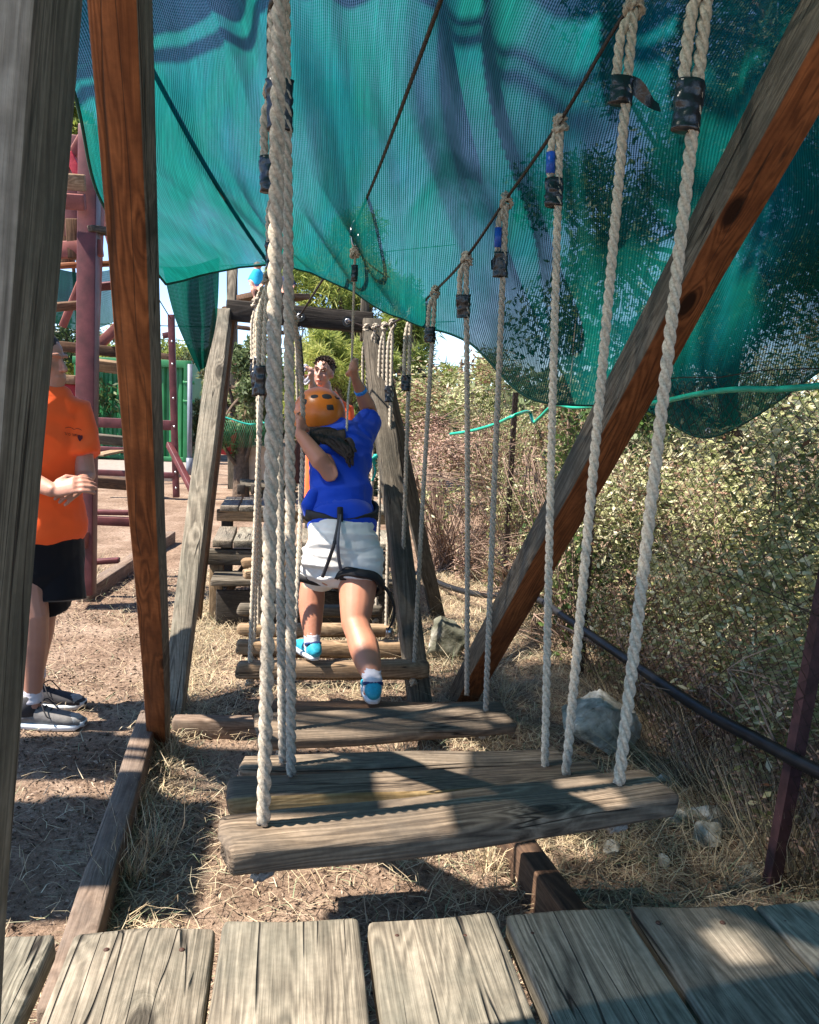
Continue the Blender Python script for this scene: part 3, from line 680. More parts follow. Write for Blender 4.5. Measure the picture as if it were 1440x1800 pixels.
# ropes right side
def on(A, B, t, dy=0): p = Vector(A).lerp(Vector(B), t); return p+Vector((0, dy, -.01))
NR = .0150
hang_rope(KR[0], GP(1088, 1378, z1-.005), NR, 'right rope of the nearest swing plank, black tape high up', tape=.11, fold=.34, sd=1.1)
hang_rope(KR[1], GP(995, 1362, z2), .0132, 'rope with a torn flap of black tape, right end of the second plank', tape=.065, fold=.22, flap=(.10, -.01, -.035), sd=2.2)
hang_rope(KR[2], GP(958, 1354, z2-.02), .0115, 'rope with blue and black tape, third from right', tape=.075, fold=.19, blue=True, flap=(-.02,-.005,-.01), sd=3.3)
hang_rope(KR[3], GP(854, 1250, z3), .0115, 'rope with blue and ragged black tape at the right end of the third plank', 'ropeg', tape=.085, fold=.22, blue=True, flap=(-.035,-.01,-.01), sd=4.1)
hang_rope(KR[4], GP(832, 1240, .26)+Vector((0,.12,0)), .0115, 'rope with black tape behind the third plank, rising to a double knot', 'ropeg', tape=.085, fold=.16, sd=5.7)
hang_rope(KR[5], on(*FP[0], .92), .0115, 'rope at the right end of the plank under her left foot', 'ropeg', tape=.07, fold=.2, sd=6.2)
hang_rope(KR[6], on(*FP[1], .95), .0115, 'rope right of the far frame post, black tape at mid height', 'ropeg', tape=.08, fold=.42, sd=7.5)
for i, (kk, j) in enumerate(((7, 2), (8, 3), (9, 4), (10, 5))):
    hang_rope(KR[kk], on(*FP[j], .96 - (.0 if j > 3 else 0)), .011, ['rope in front of the far right post, nearest of four close together', 'second of four close ropes at the far right post', 'third of four close ropes at the far right post', 'rope closest to the raised arm of the girl'][i], 'ropeg', tape=.09, fold=[.45, .5, .3, .5][i], sd=8+i, n=12)
# ropes left side
hang_rope(KLf[0], GP(463, 1448, z1), .0150, 'thickest rope in the picture, left end of the nearest plank', 'ropeg', tape=.09, fold=0, sd=1.9)
hang_rope(PT(500, -60, 1.98), GP(512, 1362, z2), .0135, 'left rope of the second plank, just right of the thickest rope', 'ropeg', tape=.11, fold=.30, sd=2.9)
hang_rope(PT(480, 150, 2.25), GP(497, 1350, z2-.02)+Vector((0,.03,0)), .012, 'left rope hidden behind the thickest rope with dark tape', 'ropeg', tape=.09, fold=.22, sd=3.7)
hang_rope(PT(484, 330, 2.9), GP(494, 1282, z3), .0115, 'left rope ending on the third plank', 'ropeg', tape=.09, fold=.22, sd=4.4)
gripL = PT(533, 742, 3.70)
hang_rope(PT(505, 455, 3.15), PT(514, 1180, 3.30), .0118, 'rope gripped by the left hand of the girl', 'ropeg', tape=.09, fold=0, mid=gripL, sd=5.2)
for i, (x0, y0, Y, x1, j) in enumerate(((470, 487, 3.7, 442, 0), (462, 512, 4.2, 452, 1), (456, 524, 4.45, 448, 2), (450, 533, 4.6, 460, 3))):
    a, b = FP[j]
    hang_rope(PT(x0, y0, Y), on(a, b, .07+.03*i), .0118, ['rope at the left end of the plank under her left foot', 'second rope in the left far bundle', 'third rope in the left far bundle', 'farthest rope in the left far bundle'][i], 'rope', tape=.13, fold=[.5, .42, .5, .38][i], sd=6.1+i)
hang_rope(PT(520, 560, 4.85), PT(528, 930, 4.95), .010, 'thin far rope beside the shoulder of the girl', 'ropeg', tape=.09, fold=0, sd=9.9)
# ------------------------------------------------------------------ belay line, carabiner
t = thing('carabiner', KC, 'steel carabiner riding on the middle cable', 'carabiner')
pts = [KC+Vector((.016*math.cos(a)*(1), 0, -.045+.055*math.sin(a))) for a in np.linspace(0, 6.283, 24)]
mb = MB(); tube(mb, pts, .0055, 8); mb.build('hook', M['steel'], t)
mb = MB(); tube(mb, [KC+Vector((-.016,0,-.02)), KC+Vector((-.016,0,-.06))], .009, 10); mb.build('lock_sleeve', M['steel'], t)
gripR = PT(618, 645, 3.93)
t = thing('belay_rope', KC, 'thin belay rope gripped by the raised right hand of the girl', 'rope')
kt = KC+Vector((.003,0,-.13))
mb = MB(); rope_mesh(mb, smooth_path([kt, kt.lerp(gripR, .5), gripR, PT(612, 700, 3.86), PT(608, 800, 3.7)], 8), .0065, n=9); mb.build('rope_strand', M['rope'], t)
mb = MB(); knot_mesh(mb, kt+Vector((0,0,.02)), .011, 4); mb.build('knot', M['rope'], t)
tape_mesh(kt+Vector((0,0,-.05)), kt+Vector((0,-.0,-.12)), .013).build('tape', M['tape'], t)
t = thing('hanging_strap', PT(528, 600, 4.85), 'black strap on two steel links hanging under the far crossbeam', 'strap')
for dx in (-6, 6):
    c = PT(524+dx*.8, 583, 4.85); mb = MB(); tube(mb, [c+Vector((.012*math.cos(a),0,.03*math.sin(a))) for a in np.linspace(0, 6.283, 16)], .005, 6); mb.build('link', M['steel'], t)
mb = MB(); loft(mb, [PT(526, 592, 4.85), PT(530, 620, 4.85), PT(533, 660, 4.9)], [(.014,.003),(.008,.003),(.009,.003)], 8); mb.build('strap', M['tape'], t)
# ------------------------------------------------------------------ shade net
def crm(P, m_):
    """Catmull-Rom along axis 0 of array"""
    P = np.asarray(P, float); n = len(P); ts = np.linspace(0, n-1, m_); i = np.clip(ts.astype(int), 0, n-2); t = (ts-i)[(...,)+(None,)*(P.ndim-1)]
    g = lambda k: P[np.clip(i+k, 0, n-1)]
    p0, p1, p2, p3 = g(-1), g(0), g(1), g(2)
    return .5*((2*p1)+(p2-p0)*t+(2*p0-5*p1+4*p2-p3)*t*t+(3*p1-p0-3*p2+p3)*t**3)
hem = [(292,500,3.9),(385,476,4.12),(480,468,4.2),(570,488,4.25),(690,552,4.2),(820,600,4.1),(932,702,3.6),(1120,714,3.5),(1250,768,3.22),(1450,645,2.85)]
r2 = [(176,345,3.35),(300,330,3.4),(420,330,3.5),(540,350,3.5),(680,380,3.5),(830,400,3.35),(1000,430,3.15),(1180,420,2.9),(1330,420,2.95),(1540,330,2.8)]
r3 = [(60,20,2.6),(260,10,2.65),(390,0,2.75),(530,0,2.8),(690,10,2.8),(860,20,2.7),(1060,40,2.6),(1280,30,2.45),(1440,20,2.5),(1620,0,2.45)]
rows = [[PT(*q) for q in hem], [PT(*q) for q in r2], [PT(*q) for q in r3]]
xs_ = np.linspace(-1.2, 2.2, 10)
rows.append([Vector((x, 1.1, 2.93-.08*abs(i-4.5)/4.5)) for i, x in enumerate(xs_)])
rows.append([Vector((x+.1, -1.4, 3.05)) for i, x in enumerate(xs_)])
G = np.array([[list(p) for p in r] for r in rows])
NU, NV = 240, 280
Gi = crm(G, NV); Gi = np.transpose(crm(np.transpose(Gi, (1, 0, 2)), NU), (1, 0, 2))
du = np.gradient(Gi, axis=1); dvv = np.gradient(Gi, axis=0); nn_ = np.cross(du, dvv); nn_ /= np.linalg.norm(nn_, axis=2)[..., None]
U, V = np.meshgrid(np.linspace(0, 1, NU), np.linspace(0, 1, NV))
W_ = np.zeros_like(U)
for j in range(NV):
    for i in range(NU):
        u_, v_ = U[j, i], V[j, i]
        a = noise.noise(Vector((u_*7+v_*2.0, v_*1.7, 0)))*.15 + (abs(noise.noise(Vector((u_*13+v_*5, v_*1.6, 5))))-.2)*.16 + noise.noise(Vector((u_*34+v_*6, v_*3, 9)))*.022
        W_[j, i] = a*min(1, .35+u_*2)*min(1, .12+v_*5)
Gi = Gi + nn_*W_[..., None]
net = thing('shade_net', (.6, 1, 2.6), 'large green woven shade net sagging over the swing planks', 'shade net', None)
def net_object(name, Gi, mat, parent, su, sv, label=None):
    NV, NU = Gi.shape[:2]; mb = MB(); mb.v = [tuple(p) for p in Gi.reshape(-1, 3)]
    mb.f = [(j*NU+i, j*NU+i+1, (j+1)*NU+i+1, (j+1)*NU+i) for j in range(NV-1) for i in range(NU-1)]; mb.mi = [0]*len(mb.f)
    o = mb.build(name, mat, parent); uvl = o.data.uv_layers.new(name='weave')
    li = np.empty(len(o.data.loops), 'i'); o.data.loops.foreach_get('vertex_index', li)
    uv = np.stack([(li % NU)/(NU-1)*su, (li//NU)/(NV-1)*sv], 1).astype('f'); uvl.data.foreach_set('uv', uv.ravel())
    if label: o['label'] = label
    return o
def cut_sun_holes(o, spots):  # holes added to the overhead net so sun patches land on chosen spots
    bm = bmesh.new(); bm.from_mesh(o.data); kill = []
    for f in bm.faces:
        c = f.calc_center_median()
        for (px, py, z, rx, ry, rot) in spots:
            k = (c.z-z)/SUN.z; p = c - SUN*k*1.0      # where the sun ray through this piece of net lands at height z
            q = GP(px, py, z); dx = p.x-q.x; dy = p.y-q.y; a = dx*math.cos(rot)+dy*math.sin(rot); b = -dx*math.sin(rot)+dy*math.cos(rot)
            if (a/rx)**2+(b/ry)**2 < 1+.5*noise.noise(Vector((dx*20, dy*20, z))): kill.append(f); break
    bmesh.ops.delete(bm, geom=kill, context='FACES'); bm.to_mesh(o.data); bm.free()
nc = net_object('net_cloth', Gi, M['net'], net, 3.0, 6.0)
cut_sun_holes(nc, [(1300, 1665, .5, .045, .060, .3), (1040, 1392, .585, .075, .10, .3), (715, 1270, .32, .05, .03, 0), (875, 1262, .32, .04, .05, 0), (1000, 1490, 0, .12, .05, -.6)])
mb = MB(); tube(mb, [Vector(Gi[0, i]) for i in range(0, NU)], .006, 6); mb.build('hem_cord', M['net_dark'] if 0 else simple('dark_green_hem', (.008,.07,.05), .8), net)
mb = MB(); tube(mb, [Vector(Gi[j, 0]) for j in range(0, NV)], .006, 6); mb.build('hem_cord', bpy.data.materials['dark_green_hem'], net)
# hanging corner flap
fl_t = [PT(286, 470, 3.96), PT(322, 470, 4.03), PT(355, 462, 4.10), PT(386, 452, 4.18)]
fl_m = [PT(308, 560, 3.98), PT(334, 570, 4.10), PT(358, 572, 3.98), PT(381, 560, 4.08)]
fl_b = [PT(350, 655, 3.98), PT(353, 650, 4.04), PT(358, 648, 3.96), PT(362, 645, 4.0)]
Gf = crm(np.array([[list(p) for p in r] for r in (fl_t, fl_m, fl_b)]), 30); Gf = np.transpose(crm(np.transpose(Gf, (1, 0, 2)), 24), (1, 0, 2))
net_object('net_corner', Gf, M['net_fold'], net, .35, .5, 'corner of the net hanging down in folds')
for (px, py, Y) in ((1245, 757, 3.2), (1413, 652, 2.86)):
    c = PT(px, py, Y); mb = MB(); tube(mb, [c+Vector((.009*math.cos(a), 0, .011*math.sin(a))) for a in np.linspace(0, 6.283, 16)], .0035, 6); mb.build('eyelet', M['steel'], net)
# rope lying across the top of the net
li_ = []
for k in range(26):
    t_ = k/25; px = 255+(485-255)*t_; py = 100+(478-100)*t_+18*math.sin(t_*3)
    # nearest net sample to that ray
    d = (fwd + IR*((px-720)/F) + ID*((py-900)/F)); best = None
    if k == 0: GG = Gi.reshape(-1, 3) - np.array(EYE)
    dn_ = np.array(d.normalized()); cr = np.linalg.norm(np.cross(GG, dn_), axis=1) + (GG[:, 1] < 1)*9; ii = cr.argmin()
    dist = GG[ii].dot(dn_); li_.append(EYE+Vector(dn_)*(dist+.035))
cable('net_rope', li_, .009, 'dark rope lying across the top of the shade net at left', None)
# dark second net far left
fr_ = [[PT(90, 470, 8), PT(150, 480, 8.2), PT(215, 470, 8)], [PT(90, 530, 7.8), PT(150, 545, 8), PT(215, 520, 7.8)], [PT(90, 565, 7.2), PT(150, 582, 7.2), PT(215, 560, 7.2)]]
Gf = crm(np.array([[list(p) for p in r] for r in fr_]), 14); Gf = np.transpose(crm(np.transpose(Gf, (1, 0, 2)), 14), (1, 0, 2))
o = net_object('shade_sail', Gf, M['net_dark'], None, .8, .5); tag(o, 'dark green shade sail behind the red tower at left', 'shade net')

# ------------------------------------------------------------------ unseen overhead boards, added to cast shade bands across the path and planks
ow = thing('shade_boards', (-2.4, 1.6, 2.7), 'unseen timber boards on posts, added left of the frame to cast shade bands', 'shade blocker')
_wr = random.Random(3)
def shade_bay(x0, x1, y0, y1, z=2.78):
    n = max(1, round((x1-x0)/.15)); w_ = (x1-x0)/n
    for i in range(n): beam('board', (x0+w_*(i+.5), y0, z), (x0+w_*(i+.5), y1+_wr.uniform(-.035, .035), z), w_-.003, .04, M['deck'], ow, seg=3, sd=200+i)
shade_bay(-4.2, -2.46, 2.80, 3.24); shade_bay(-4.2, -2.12, 1.92, 2.66); shade_bay(-1.75, -1.28, 1.44, 1.66); shade_bay(-1.75, -1.32, 1.67, 1.90)
for y in (2.1, 2.5, 2.95, 3.15): beam('joist', (-4.2, y, 2.69), (-2.5, y, 2.69), .06, .12, M['grey'], ow, seg=4)
for x, y in ((-4.0, 1.4), (-4.0, 3.0), (-2.7, 3.0), (-2.7, 1.4)): beam('post', (x, y, -.05), (x, y, 2.62), .12, .12, M['grey'], ow, up=(0,1,0))
#PART2
# ------------------------------------------------------------------ people
def toward(a, b, d): return a + (b-a).normalized()*d
def hand(mb, wrist, grip, rod, out, s=1.0, flip=1, rr=.012, rw=.026):
    """closed hand round a rope: wrist, point gripped, rope direction, side on which the palm lies"""
    rod = rod.normalized(); out = (out - rod*out.dot(rod)).normalized(); sid = rod.cross(out)*flip
    pc = grip + out*(rr+.014)*s
    loft(mb, [wrist, wrist.lerp(pc, .45), pc], [(rw*.95, rw*.75), (.036*s, .018*s), (.040*s, .017*s)], 12, ref=rod)
    ball(mb, pc+sid*.006*s, (.026*s, .026*s, .036*s), 12, rot=Vector((0,0,1)).rotation_difference(rod).to_matrix())
    for k, (o_, ln) in enumerate(((.032, .92), (.011, 1.05), (-.010, 1.0), (-.030, .8))):
        b = grip + rod*o_*s; R0 = (rr+.010)*s; pts = []
        for j in range(7):
            a = (.15 + 2.9*ln*j/6); pts.append(b + out*math.cos(a)*R0*1.35 + sid*math.sin(a)*R0*1.35 + rod*.002*j*s*(-1 if k > 1 else 1))
        loft(mb, pts, [.0105*s, .0102*s, .0098*s, .0094*s, .009*s, .0084*s, .0072*s], 8)
    pts = [pc - rod*.0*s - sid*.012*s + rod*.02*s, grip - sid*(rr+.012)*s + rod*.036*s, grip - out*(rr+.006)*s - sid*.012*s + rod*.045*s, grip - out*(rr+.012)*s + sid*.006*s + rod*.044*s]
    loft(mb, pts, [.0135*s, .012*s, .011*s, .009*s], 8)
def head(mb, c, up, face, s=1.0, feat=True):
    """head about .22 m high; c centre, up and face directions"""
    up = up.normalized(); face = (face-up*face.dot(up)).normalized(); lat = up.cross(face)
    R = Matrix((lat, face, up)).transposed()
    q = lambda x, y, z: c + lat*x*s + face*y*s + up*z*s
    ball(mb, q(0,-.012,.025), (.074*s, .092*s, .088*s), 20, rot=R)
    ball(mb, q(0,.018,-.035), (.056*s, .066*s, .072*s), 18, rot=R)
    ball(mb, q(0,.058,-.090), (.022*s, .018*s, .016*s), 12, rot=R)      # chin
    if feat:
        loft(mb, [q(0,.078,.012), q(0,.094,-.012), q(0,.102,-.030)], [.008*s, .010*s, .0135*s], 8)
        ball(mb, q(0,.088,-.034), (.016*s,.010*s,.008*s), 10, rot=R)
        for e in (-1, 1):
            loft(mb, [q(e*.048,.072,.026), q(e*.028,.084,.029), q(e*.010,.084,.024)], [.008*s,.009*s,.007*s], 8)   # brow
            ball(mb, q(e*.038,.058,-.022), (.018*s,.016*s,.020*s), 10, rot=R)  # cheek
            ball(mb, q(e*.078,-.004,-.006), (.008*s,.018*s,.030*s), 12, rot=R)  # ear
        ball(mb, q(0,.076,-.062), (.022*s,.012*s,.006*s), 10, rot=R); ball(mb, q(0,.074,-.071), (.018*s,.012*s,.006*s), 10, rot=R)
    return q
def shoe(parent, ankle, toe_dir, L, mat, mats, matc=None, s=1.0, high=0, name='shoe', sole_z=-.075, up=Vector((0,0,1))):
    d = toe_dir.normalized(); up = (up-d*up.dot(d)).normalized(); lat = d.cross(up)
    g = ankle + up*sole_z*s
    q = lambda x, z, y=0: g + d*x*L + up*z*s + lat*y*s
    mb = MB()
    secs = [(-.22,.034,.031,.028),(-.17,.044,.037,.038),(-.05,.044,.034,.040),(.10,.040,.036,.038),(.28,.033,.040,.030),(.45,.028,.043,.026),(.60,.024,.042,.021),(.72,.018,.034,.016),(.77,.014,.022,.012)]
    loft(mb, [q(x, z+.006) for x, z, a, b in secs], [(a*s, b*s) for x, z, a, b in secs], 16, ref=lat, sq=.85)
    if high: loft(mb, [q(-.03,.04), q(-.04,.08), q(-.05,.10+high)], [(.040*s,.045*s),(.037*s,.042*s),(.040*s,.046*s)], 16, ref=lat, caps=False)
    o = remeshed(mb, name, mat, parent, .005, 3)
    mb = MB(); n = 26; out = []
    for k in range(n):
        a = 2*math.pi*k/n; cx = .275+.53*math.cos(a); wy = (.043 if math.cos(a) > -.2 else .039)*math.copysign(abs(math.sin(a))**.6, math.sin(a)); 
        out.append((cx, wy))
    vs = [q(x, -.002+(.012 if x > .72 else 0), y) for x, y in out]+[q(x, .020+(.01 if x > .72 else 0), y*1.03) for x, y in out]
    mb.add(vs, [(k, (k+1) % n, n+(k+1) % n, n+k) for k in range(n)]+[tuple(reversed(range(n))), tuple(range(n, 2*n))])
    mb.build('sole', mats, o)
    if matc is not None:
        mb = MB(); pts = [q(-.05+.145*math.cos(a)*.9, .072+.010*math.cos(a+3.14), .036*math.sin(a)) for a in np.linspace(0, 6.283, 20)]; tube(mb, pts, .0085*s, 8)
        loft(mb, [q(-.21,.045), q(-.205,.075)], [(.018*s,.006*s),(.016*s,.007*s)], 8, ref=lat); mb.build('collar', matc, o)
    return o, q
def wrinkle(amp, sc=(9, 9, 4), sd=0):
    def f(c):
        a = noise.noise(Vector((c.x*sc[0]+sd, c.y*sc[1], c.z*sc[2]))); b = noise.noise(Vector((c.x*sc[0]*2.3, c.y*sc[1]*2.3+sd, c.z*sc[2]*2.3)))
        return amp*((1-abs(a)*2.2)*.7 + b*.4)
    return f
V = Vector
# ---- the girl
sho = PT(600, 758, 3.86)
body = MB()
hipR, knR, cfR, anR = PT(632, 978, 3.53), PT(625, 1096, 3.34), PT(640, 1138, 3.25), PT(656, 1196, 3.10)
hipL, knL, cfL, anL = PT(572, 975, 3.55), PT(552, 1008, 3.88), PT(547, 1056, 3.85), PT(549, 1126, 3.76)
loft(body, [PT(602,1000,3.53), PT(602,965,3.53), PT(600,900,3.62), PT(598,830,3.74), PT(598,785,3.82), PT(598,762,3.87)], [(.13,.10),(.162,.125),(.118,.088),(.128,.092),(.138,.088),(.105,.06)], 20)
loft(body, [PT(598,770,3.86), PT(588,745,3.91), PT(575,728,3.94)], [.052,.046,.05], 14)
head(body, PT(561, 722, 3.96), V((-.15,.25,1)), V((-.2, 1, -.1)))
shR, elR, wrR = PT(633, 770, 3.86), PT(652, 728, 4.04), PT(627, 671, 3.95)
shL, elL, wrL = PT(560, 785, 3.83), PT(580, 833, 3.56), PT(527, 762, 3.66)
loft(body, [PT(605,775,3.85), shR, shR.lerp(elR,.5), elR, elR.lerp(wrR,.3), elR.lerp(wrR,.7), wrR], [.05,.050,.043,.038,.041,.031,.024], 14)
loft(body, [PT(590,782,3.84), shL, shL.lerp(elL,.5), elL, elL.lerp(wrL,.3), elL.lerp(wrL,.7), wrL], [.05,.050,.043,.038,.043,.034,.026], 14)
loft(body, [hipR, hipR.lerp(knR,.4), hipR.lerp(knR,.8), knR, knR.lerp(cfR,.5), cfR, cfR.lerp(anR,.45), cfR.lerp(anR,.8), anR, anR+V((0,.02,-.06))], [.092,.086,.070,.060,.057,.063,.055,.041,.036,.037], 16)
loft(body, [hipL, hipL.lerp(knL,.5), knL, knL.lerp(cfL,.5), cfL, cfL.lerp(anL,.5), anL, anL+V((0,.02,-.05))], [.092,.084,.064,.060,.064,.053,.036,.036], 16)
hand(body, wrR, gripR, V((.05,.05,-1)), V((.15,-1,.0)), .92, -1)
hand(body, wrL, gripL, V((.1,.2,-1)), V((-.2,-1,0)), .92, 1)
girl = remeshed(body, 'person', M['skin_girl'], None, .006, 5)
tag(girl, 'girl in orange helmet, blue shirt and white shorts climbing away over the swing planks', 'person')
# shirt
mb = MB()
loft(mb, [PT(600,908,3.62), PT(600,885,3.63), PT(598,850,3.70), PT(596,815,3.77), PT(598,780,3.83), PT(600,760,3.87)], [(.142,.112),(.134,.108),(.138,.106),(.144,.104),(.150,.098),(.112,.066)], 24)
loft(mb, [PT(608,776,3.85), shR, shR.lerp(elR,.45), shR.lerp(elR,.72)], [.058,.060,.060,.061], 16, caps=False)
loft(mb, [PT(588,784,3.84), shL, shL.lerp(elL,.35), shL.lerp(elL,.52)], [.058,.060,.061,.060], 16, caps=False)
shirt = remeshed(mb, 'shirt', M['blue'], girl, .006, 4, wrinkle(.015, (7, 7, 11), 3))
mb = MB()   # the loose hem below the belt
loft(mb, [PT(602,935,3.57), PT(602,922,3.58), PT(601,908,3.60), PT(600,895,3.62)], [(.150,.122),(.155,.124),(.143,.114),(.136,.108)], 24, caps=False)
mb.build('shirt_hem', M['blue'], girl)
mb = MB(); loft(mb, [PT(545,905,3.60), PT(543,890,3.60), PT(553,868,3.62)], [(.026,.03),(.034,.04),(.03,.04)], 12); remeshed(mb, 'shirt_fold', M['blue'], shirt, .006, 3, wrinkle(.005))
# shorts
mb = MB()
loft(mb, [PT(602,985,3.52), PT(602,960,3.53), PT(601,930,3.57)], [(.150,.128),(.160,.132),(.142,.118)], 24)
loft(mb, [hipR+V((0,0,.03)), hipR+V((0,-.015,0)), hipR.lerp(knR,.22)+V((0,-.015,0)), hipR.lerp(knR,.38)], [.094,.102,.101,.093], 20, caps=False)
loft(mb, [hipL+V((0,0,.03)), hipL+V((0,-.02,0)), hipL.lerp(knL,.22)+V((0,-.03,-.035)), hipL.lerp(knL,.45)+V((0,-.02,-.02))], [.094,.102,.100,.094], 20, caps=False)
shorts = remeshed(mb, 'shorts', M['shorts'], girl, .006, 4, wrinkle(.013, (5, 5, 22), 8))
# socks, shoes
for a, nx_, ankr in ((anR, cfR, .037), (anL, cfL, .037)):
    mb = MB(); u = (nx_-a).normalized()
    loft(mb, [a+V((0,.012,-.045)), a, a+u*.035, a+u*.06], [(ankr,ankr*1.1),(ankr,ankr),(ankr*1.06,ankr*1.06),(ankr*1.12,ankr*1.12)], 18, caps=False)
    remeshed(mb, 'sock', M['sock'], girl, .004, 2, wrinkle(.003, (20, 20, 60), 2))
shoe(girl, anR+V((0,.01,0)), V((.02,1,-.05)), .235, M['shoe'], M['sole'], M['shoen'], .93, sole_z=-.085)
shoe(girl, anL+V((0,0,.01)), V((-.38,1,.0)), .235, M['shoe'], M['sole'], M['shoen'], .93, sole_z=-.095, up=V((0,.1,1)))
# helmet
hc = PT(561, 726, 3.95); hup = V((-.08, .06, 1)).normalized(); hfa = V((-.25, 1, -.2)); hfa = (hfa-hup*hfa.dot(hup)).normalized(); hla = hup.cross(hfa)
def hel(th, ph, k=1.0): # th around from back, ph from top
    x = math.sin(th)*math.sin(ph); y = -math.cos(th)*math.sin(ph); z = math.cos(ph)
    return hc + (hla*(-x)*.124 + hfa*y*.145 + hup*z*.128)*k - hup*.006
mb = MB(); n = 40; mm = 18; vs = []
PHM = 2.16
for i in range(mm+1):
    for k in range(n):
        th = 2*math.pi*k/n; ph = .02+(PHM-.30*(.5-.5*math.cos(th))-.02)*i/mm
        rg = 1 + (.010 if .45 < ph < 1.0 and abs(math.sin(th*1.5+.2)) > .8 else 0)+(.02 if i > mm-2 else 0)
        vs.append(hel(th, ph, rg))
for i in range(mm, -1, -1):
    for k in range(n):
        th = 2*math.pi*k/n; ph = .02+(PHM-.30*(.5-.5*math.cos(th))-.02)*i/mm; vs.append(hel(th, ph, .94))
fs = [(i*n+k, (i+1)*n+k, (i+1)*n+(k+1) % n, i*n+(k+1) % n) for i in range(2*mm+1) for k in range(n)]
mb.add(vs, fs); helmet = mb.build('helmet', M['helmet'], girl)
def patch(th0, ph0, th1, ph1, skew, mat, name, k=1.006):
    mb = MB(); a = 6; vs = []
    for i in range(a+1):
        for j in range(a+1):
            u, v_ = i/a, j/a; hh = 1-.75*abs(2*u-1)**2.2 if skew else 1
            ph = (ph0+ph1)/2 + (v_-.5)*(ph1-ph0)*hh; vs.append(hel(th0+(th1-th0)*u, ph, k if 0 < i < a and 0 < j < a else .99))
    mb.add(vs, [(i*(a+1)+j, (i+1)*(a+1)+j, (i+1)*(a+1)+j+1, i*(a+1)+j+1) for i in range(a) for j in range(a)]); mb.build(name, mat, helmet)
blk = M['bootb']
patch(-.22, .78, .38, 1.08, 1, blk, 'vent'); patch(-.74, .80, -.30, 1.02, 1, blk, 'vent'); patch(.46, .86, .96, 1.08, 1, blk, 'vent')
patch(-.06, 1.26, .27, 1.50, 0, blk, 'rear_clip'); patch(-1.20, .95, -.80, 1.30, 1, blk, 'vent'); patch(1.22, 1.15, 1.48, 1.7, 1, blk, 'vent')
# hair: tail over the right shoulder blade and a lock on the left
mb = MB()
ball(mb, hc-hup*.05-hfa*.03, (.098,.10,.085), 18, rot=Matrix((hla,hfa,hup)).transposed())
ball(mb, PT(573,772,3.76), (.095,.05,.055), 16)
for k in range(40):
    r1 = random.Random(300+k); x_ = 545+58*k/39; loft(mb, smooth_path([PT(x_, 752, 3.80), PT(x_+2, 766, 3.70), PT(x_+r1.uniform(2,10), 782+r1.uniform(-4,6), 3.68)], 3), [(.009,.006)]*4+[(.005,.004)]*2+[(.002,.002)], 6)
for k in range(16):
    o_ = k/15; r1 = random.Random(k)
    pts = [PT(556+36*o_, 756+4*o_, 3.86-.02*o_), PT(566+38*o_, 768+6*o_+r1.uniform(-3,3), 3.72), PT(584+30*o_, 778+r1.uniform(-6,9), 3.65), PT(602+18*o_+r1.uniform(-3,3), 790+10*(1-o_)+r1.uniform(-6,10), 3.61), PT(610+12*o_+r1.uniform(-5,4), 806+r1.uniform(-12,18), 3.59)]
    loft(mb, smooth_path(pts, 4), [(.016,.011)]*6+[(.013,.009)]*6+[(.008,.006)]*4+[(.003,.003)], 7)
mb.build('hair', M['hair'], girl)
mb = MB()
for k in range(8):
    r1 = random.Random(50+k); pts = [PT(528+r1.uniform(-4,6), 762, 3.86), PT(522+r1.uniform(-4,8), 800, 3.84), PT(521+r1.uniform(-3,9), 830, 3.83), PT(521+r1.uniform(-3,8), 846+r1.uniform(-4,4), 3.83)]
    loft(mb, smooth_path(pts, 4), [(.011,.009)]*8+[(.007,.006)]*4+[(.003,.003)], 7)
mb.build('hair_lock', M['hairr'], girl)
mb = MB(); loft(mb, [toward(wrR, elR, .045), toward(wrR, elR, .072)], [(.031,.031)]*2, 18, caps=False); mb.build('wristband', M['band'], girl)
# harness
hb = thing('climbing_harness', PT(600,900,3.6), 'black climbing harness with leg loops worn over the white shorts', 'harness')
def ribbon(pts, w_, mat, parent, name, th=.004, ref=V((0,-1,0)), k=6):
    mb = MB(); P = smooth_path(pts, k); loft(mb, P, [(th, w_)]*len(P), 8, ref=ref, sq=.5); return mb.build(name, mat, parent)
def ring(c, ax, rx, ry, w_, mat, parent, name, t0=0, t1=6.2832, X=V((1,0,0))):
    ax = ax.normalized(); x = (X-ax*X.dot(ax)).normalized(); y = ax.cross(x); n = 36; vs = []; fs = []
    for i in range(n+1):
        a = t0+(t1-t0)*i/n; d = x*math.cos(a)*rx + y*math.sin(a)*ry; nd = d.normalized(); wob_ = .004*math.sin(a*5)
        for (r_, z_) in ((-.012,-w_),(.005,-w_),(.005,w_),(-.012,w_)): vs.append(c+d+nd*(r_)+ax*(z_+wob_))
    for i in range(n):
        for k_ in range(4): fs.append((i*4+k_, (i+1)*4+k_, (i+1)*4+(k_+1) % 4, i*4+(k_+1) % 4))
    mb = MB(); mb.add(vs, fs); return mb.build(name, mat, parent)
ring(PT(600,898,3.625), V((0,-.22,1)), .163, .156, .026, M['black'], hb, 'waist_belt')
axR = (hipR-knR).normalized(); ring(hipR.lerp(knR,.41)+V((0,-.002,0)), axR+V((.1,0,0)), .109, .108, .018, M['black'], hb, 'leg_loop')
axL = (hipL-knL).normalized(); ring(hipL.lerp(knL,.34)+V((.0,-.03,-.028)), V((-.10,-.25,1)), .127, .126, .016, M['black'], hb, 'leg_loop')
ribbon([PT(598,905,3.46), PT(589,950,3.36), PT(578,985,3.39), PT(567,1014,3.42)], .008, M['webdark'], hb, 'strap')
ribbon([PT(598,905,3.46), PT(594,950,3.36), PT(596,985,3.38), PT(601,1006,3.41)], .007, M['webgrey'], hb, 'strap')
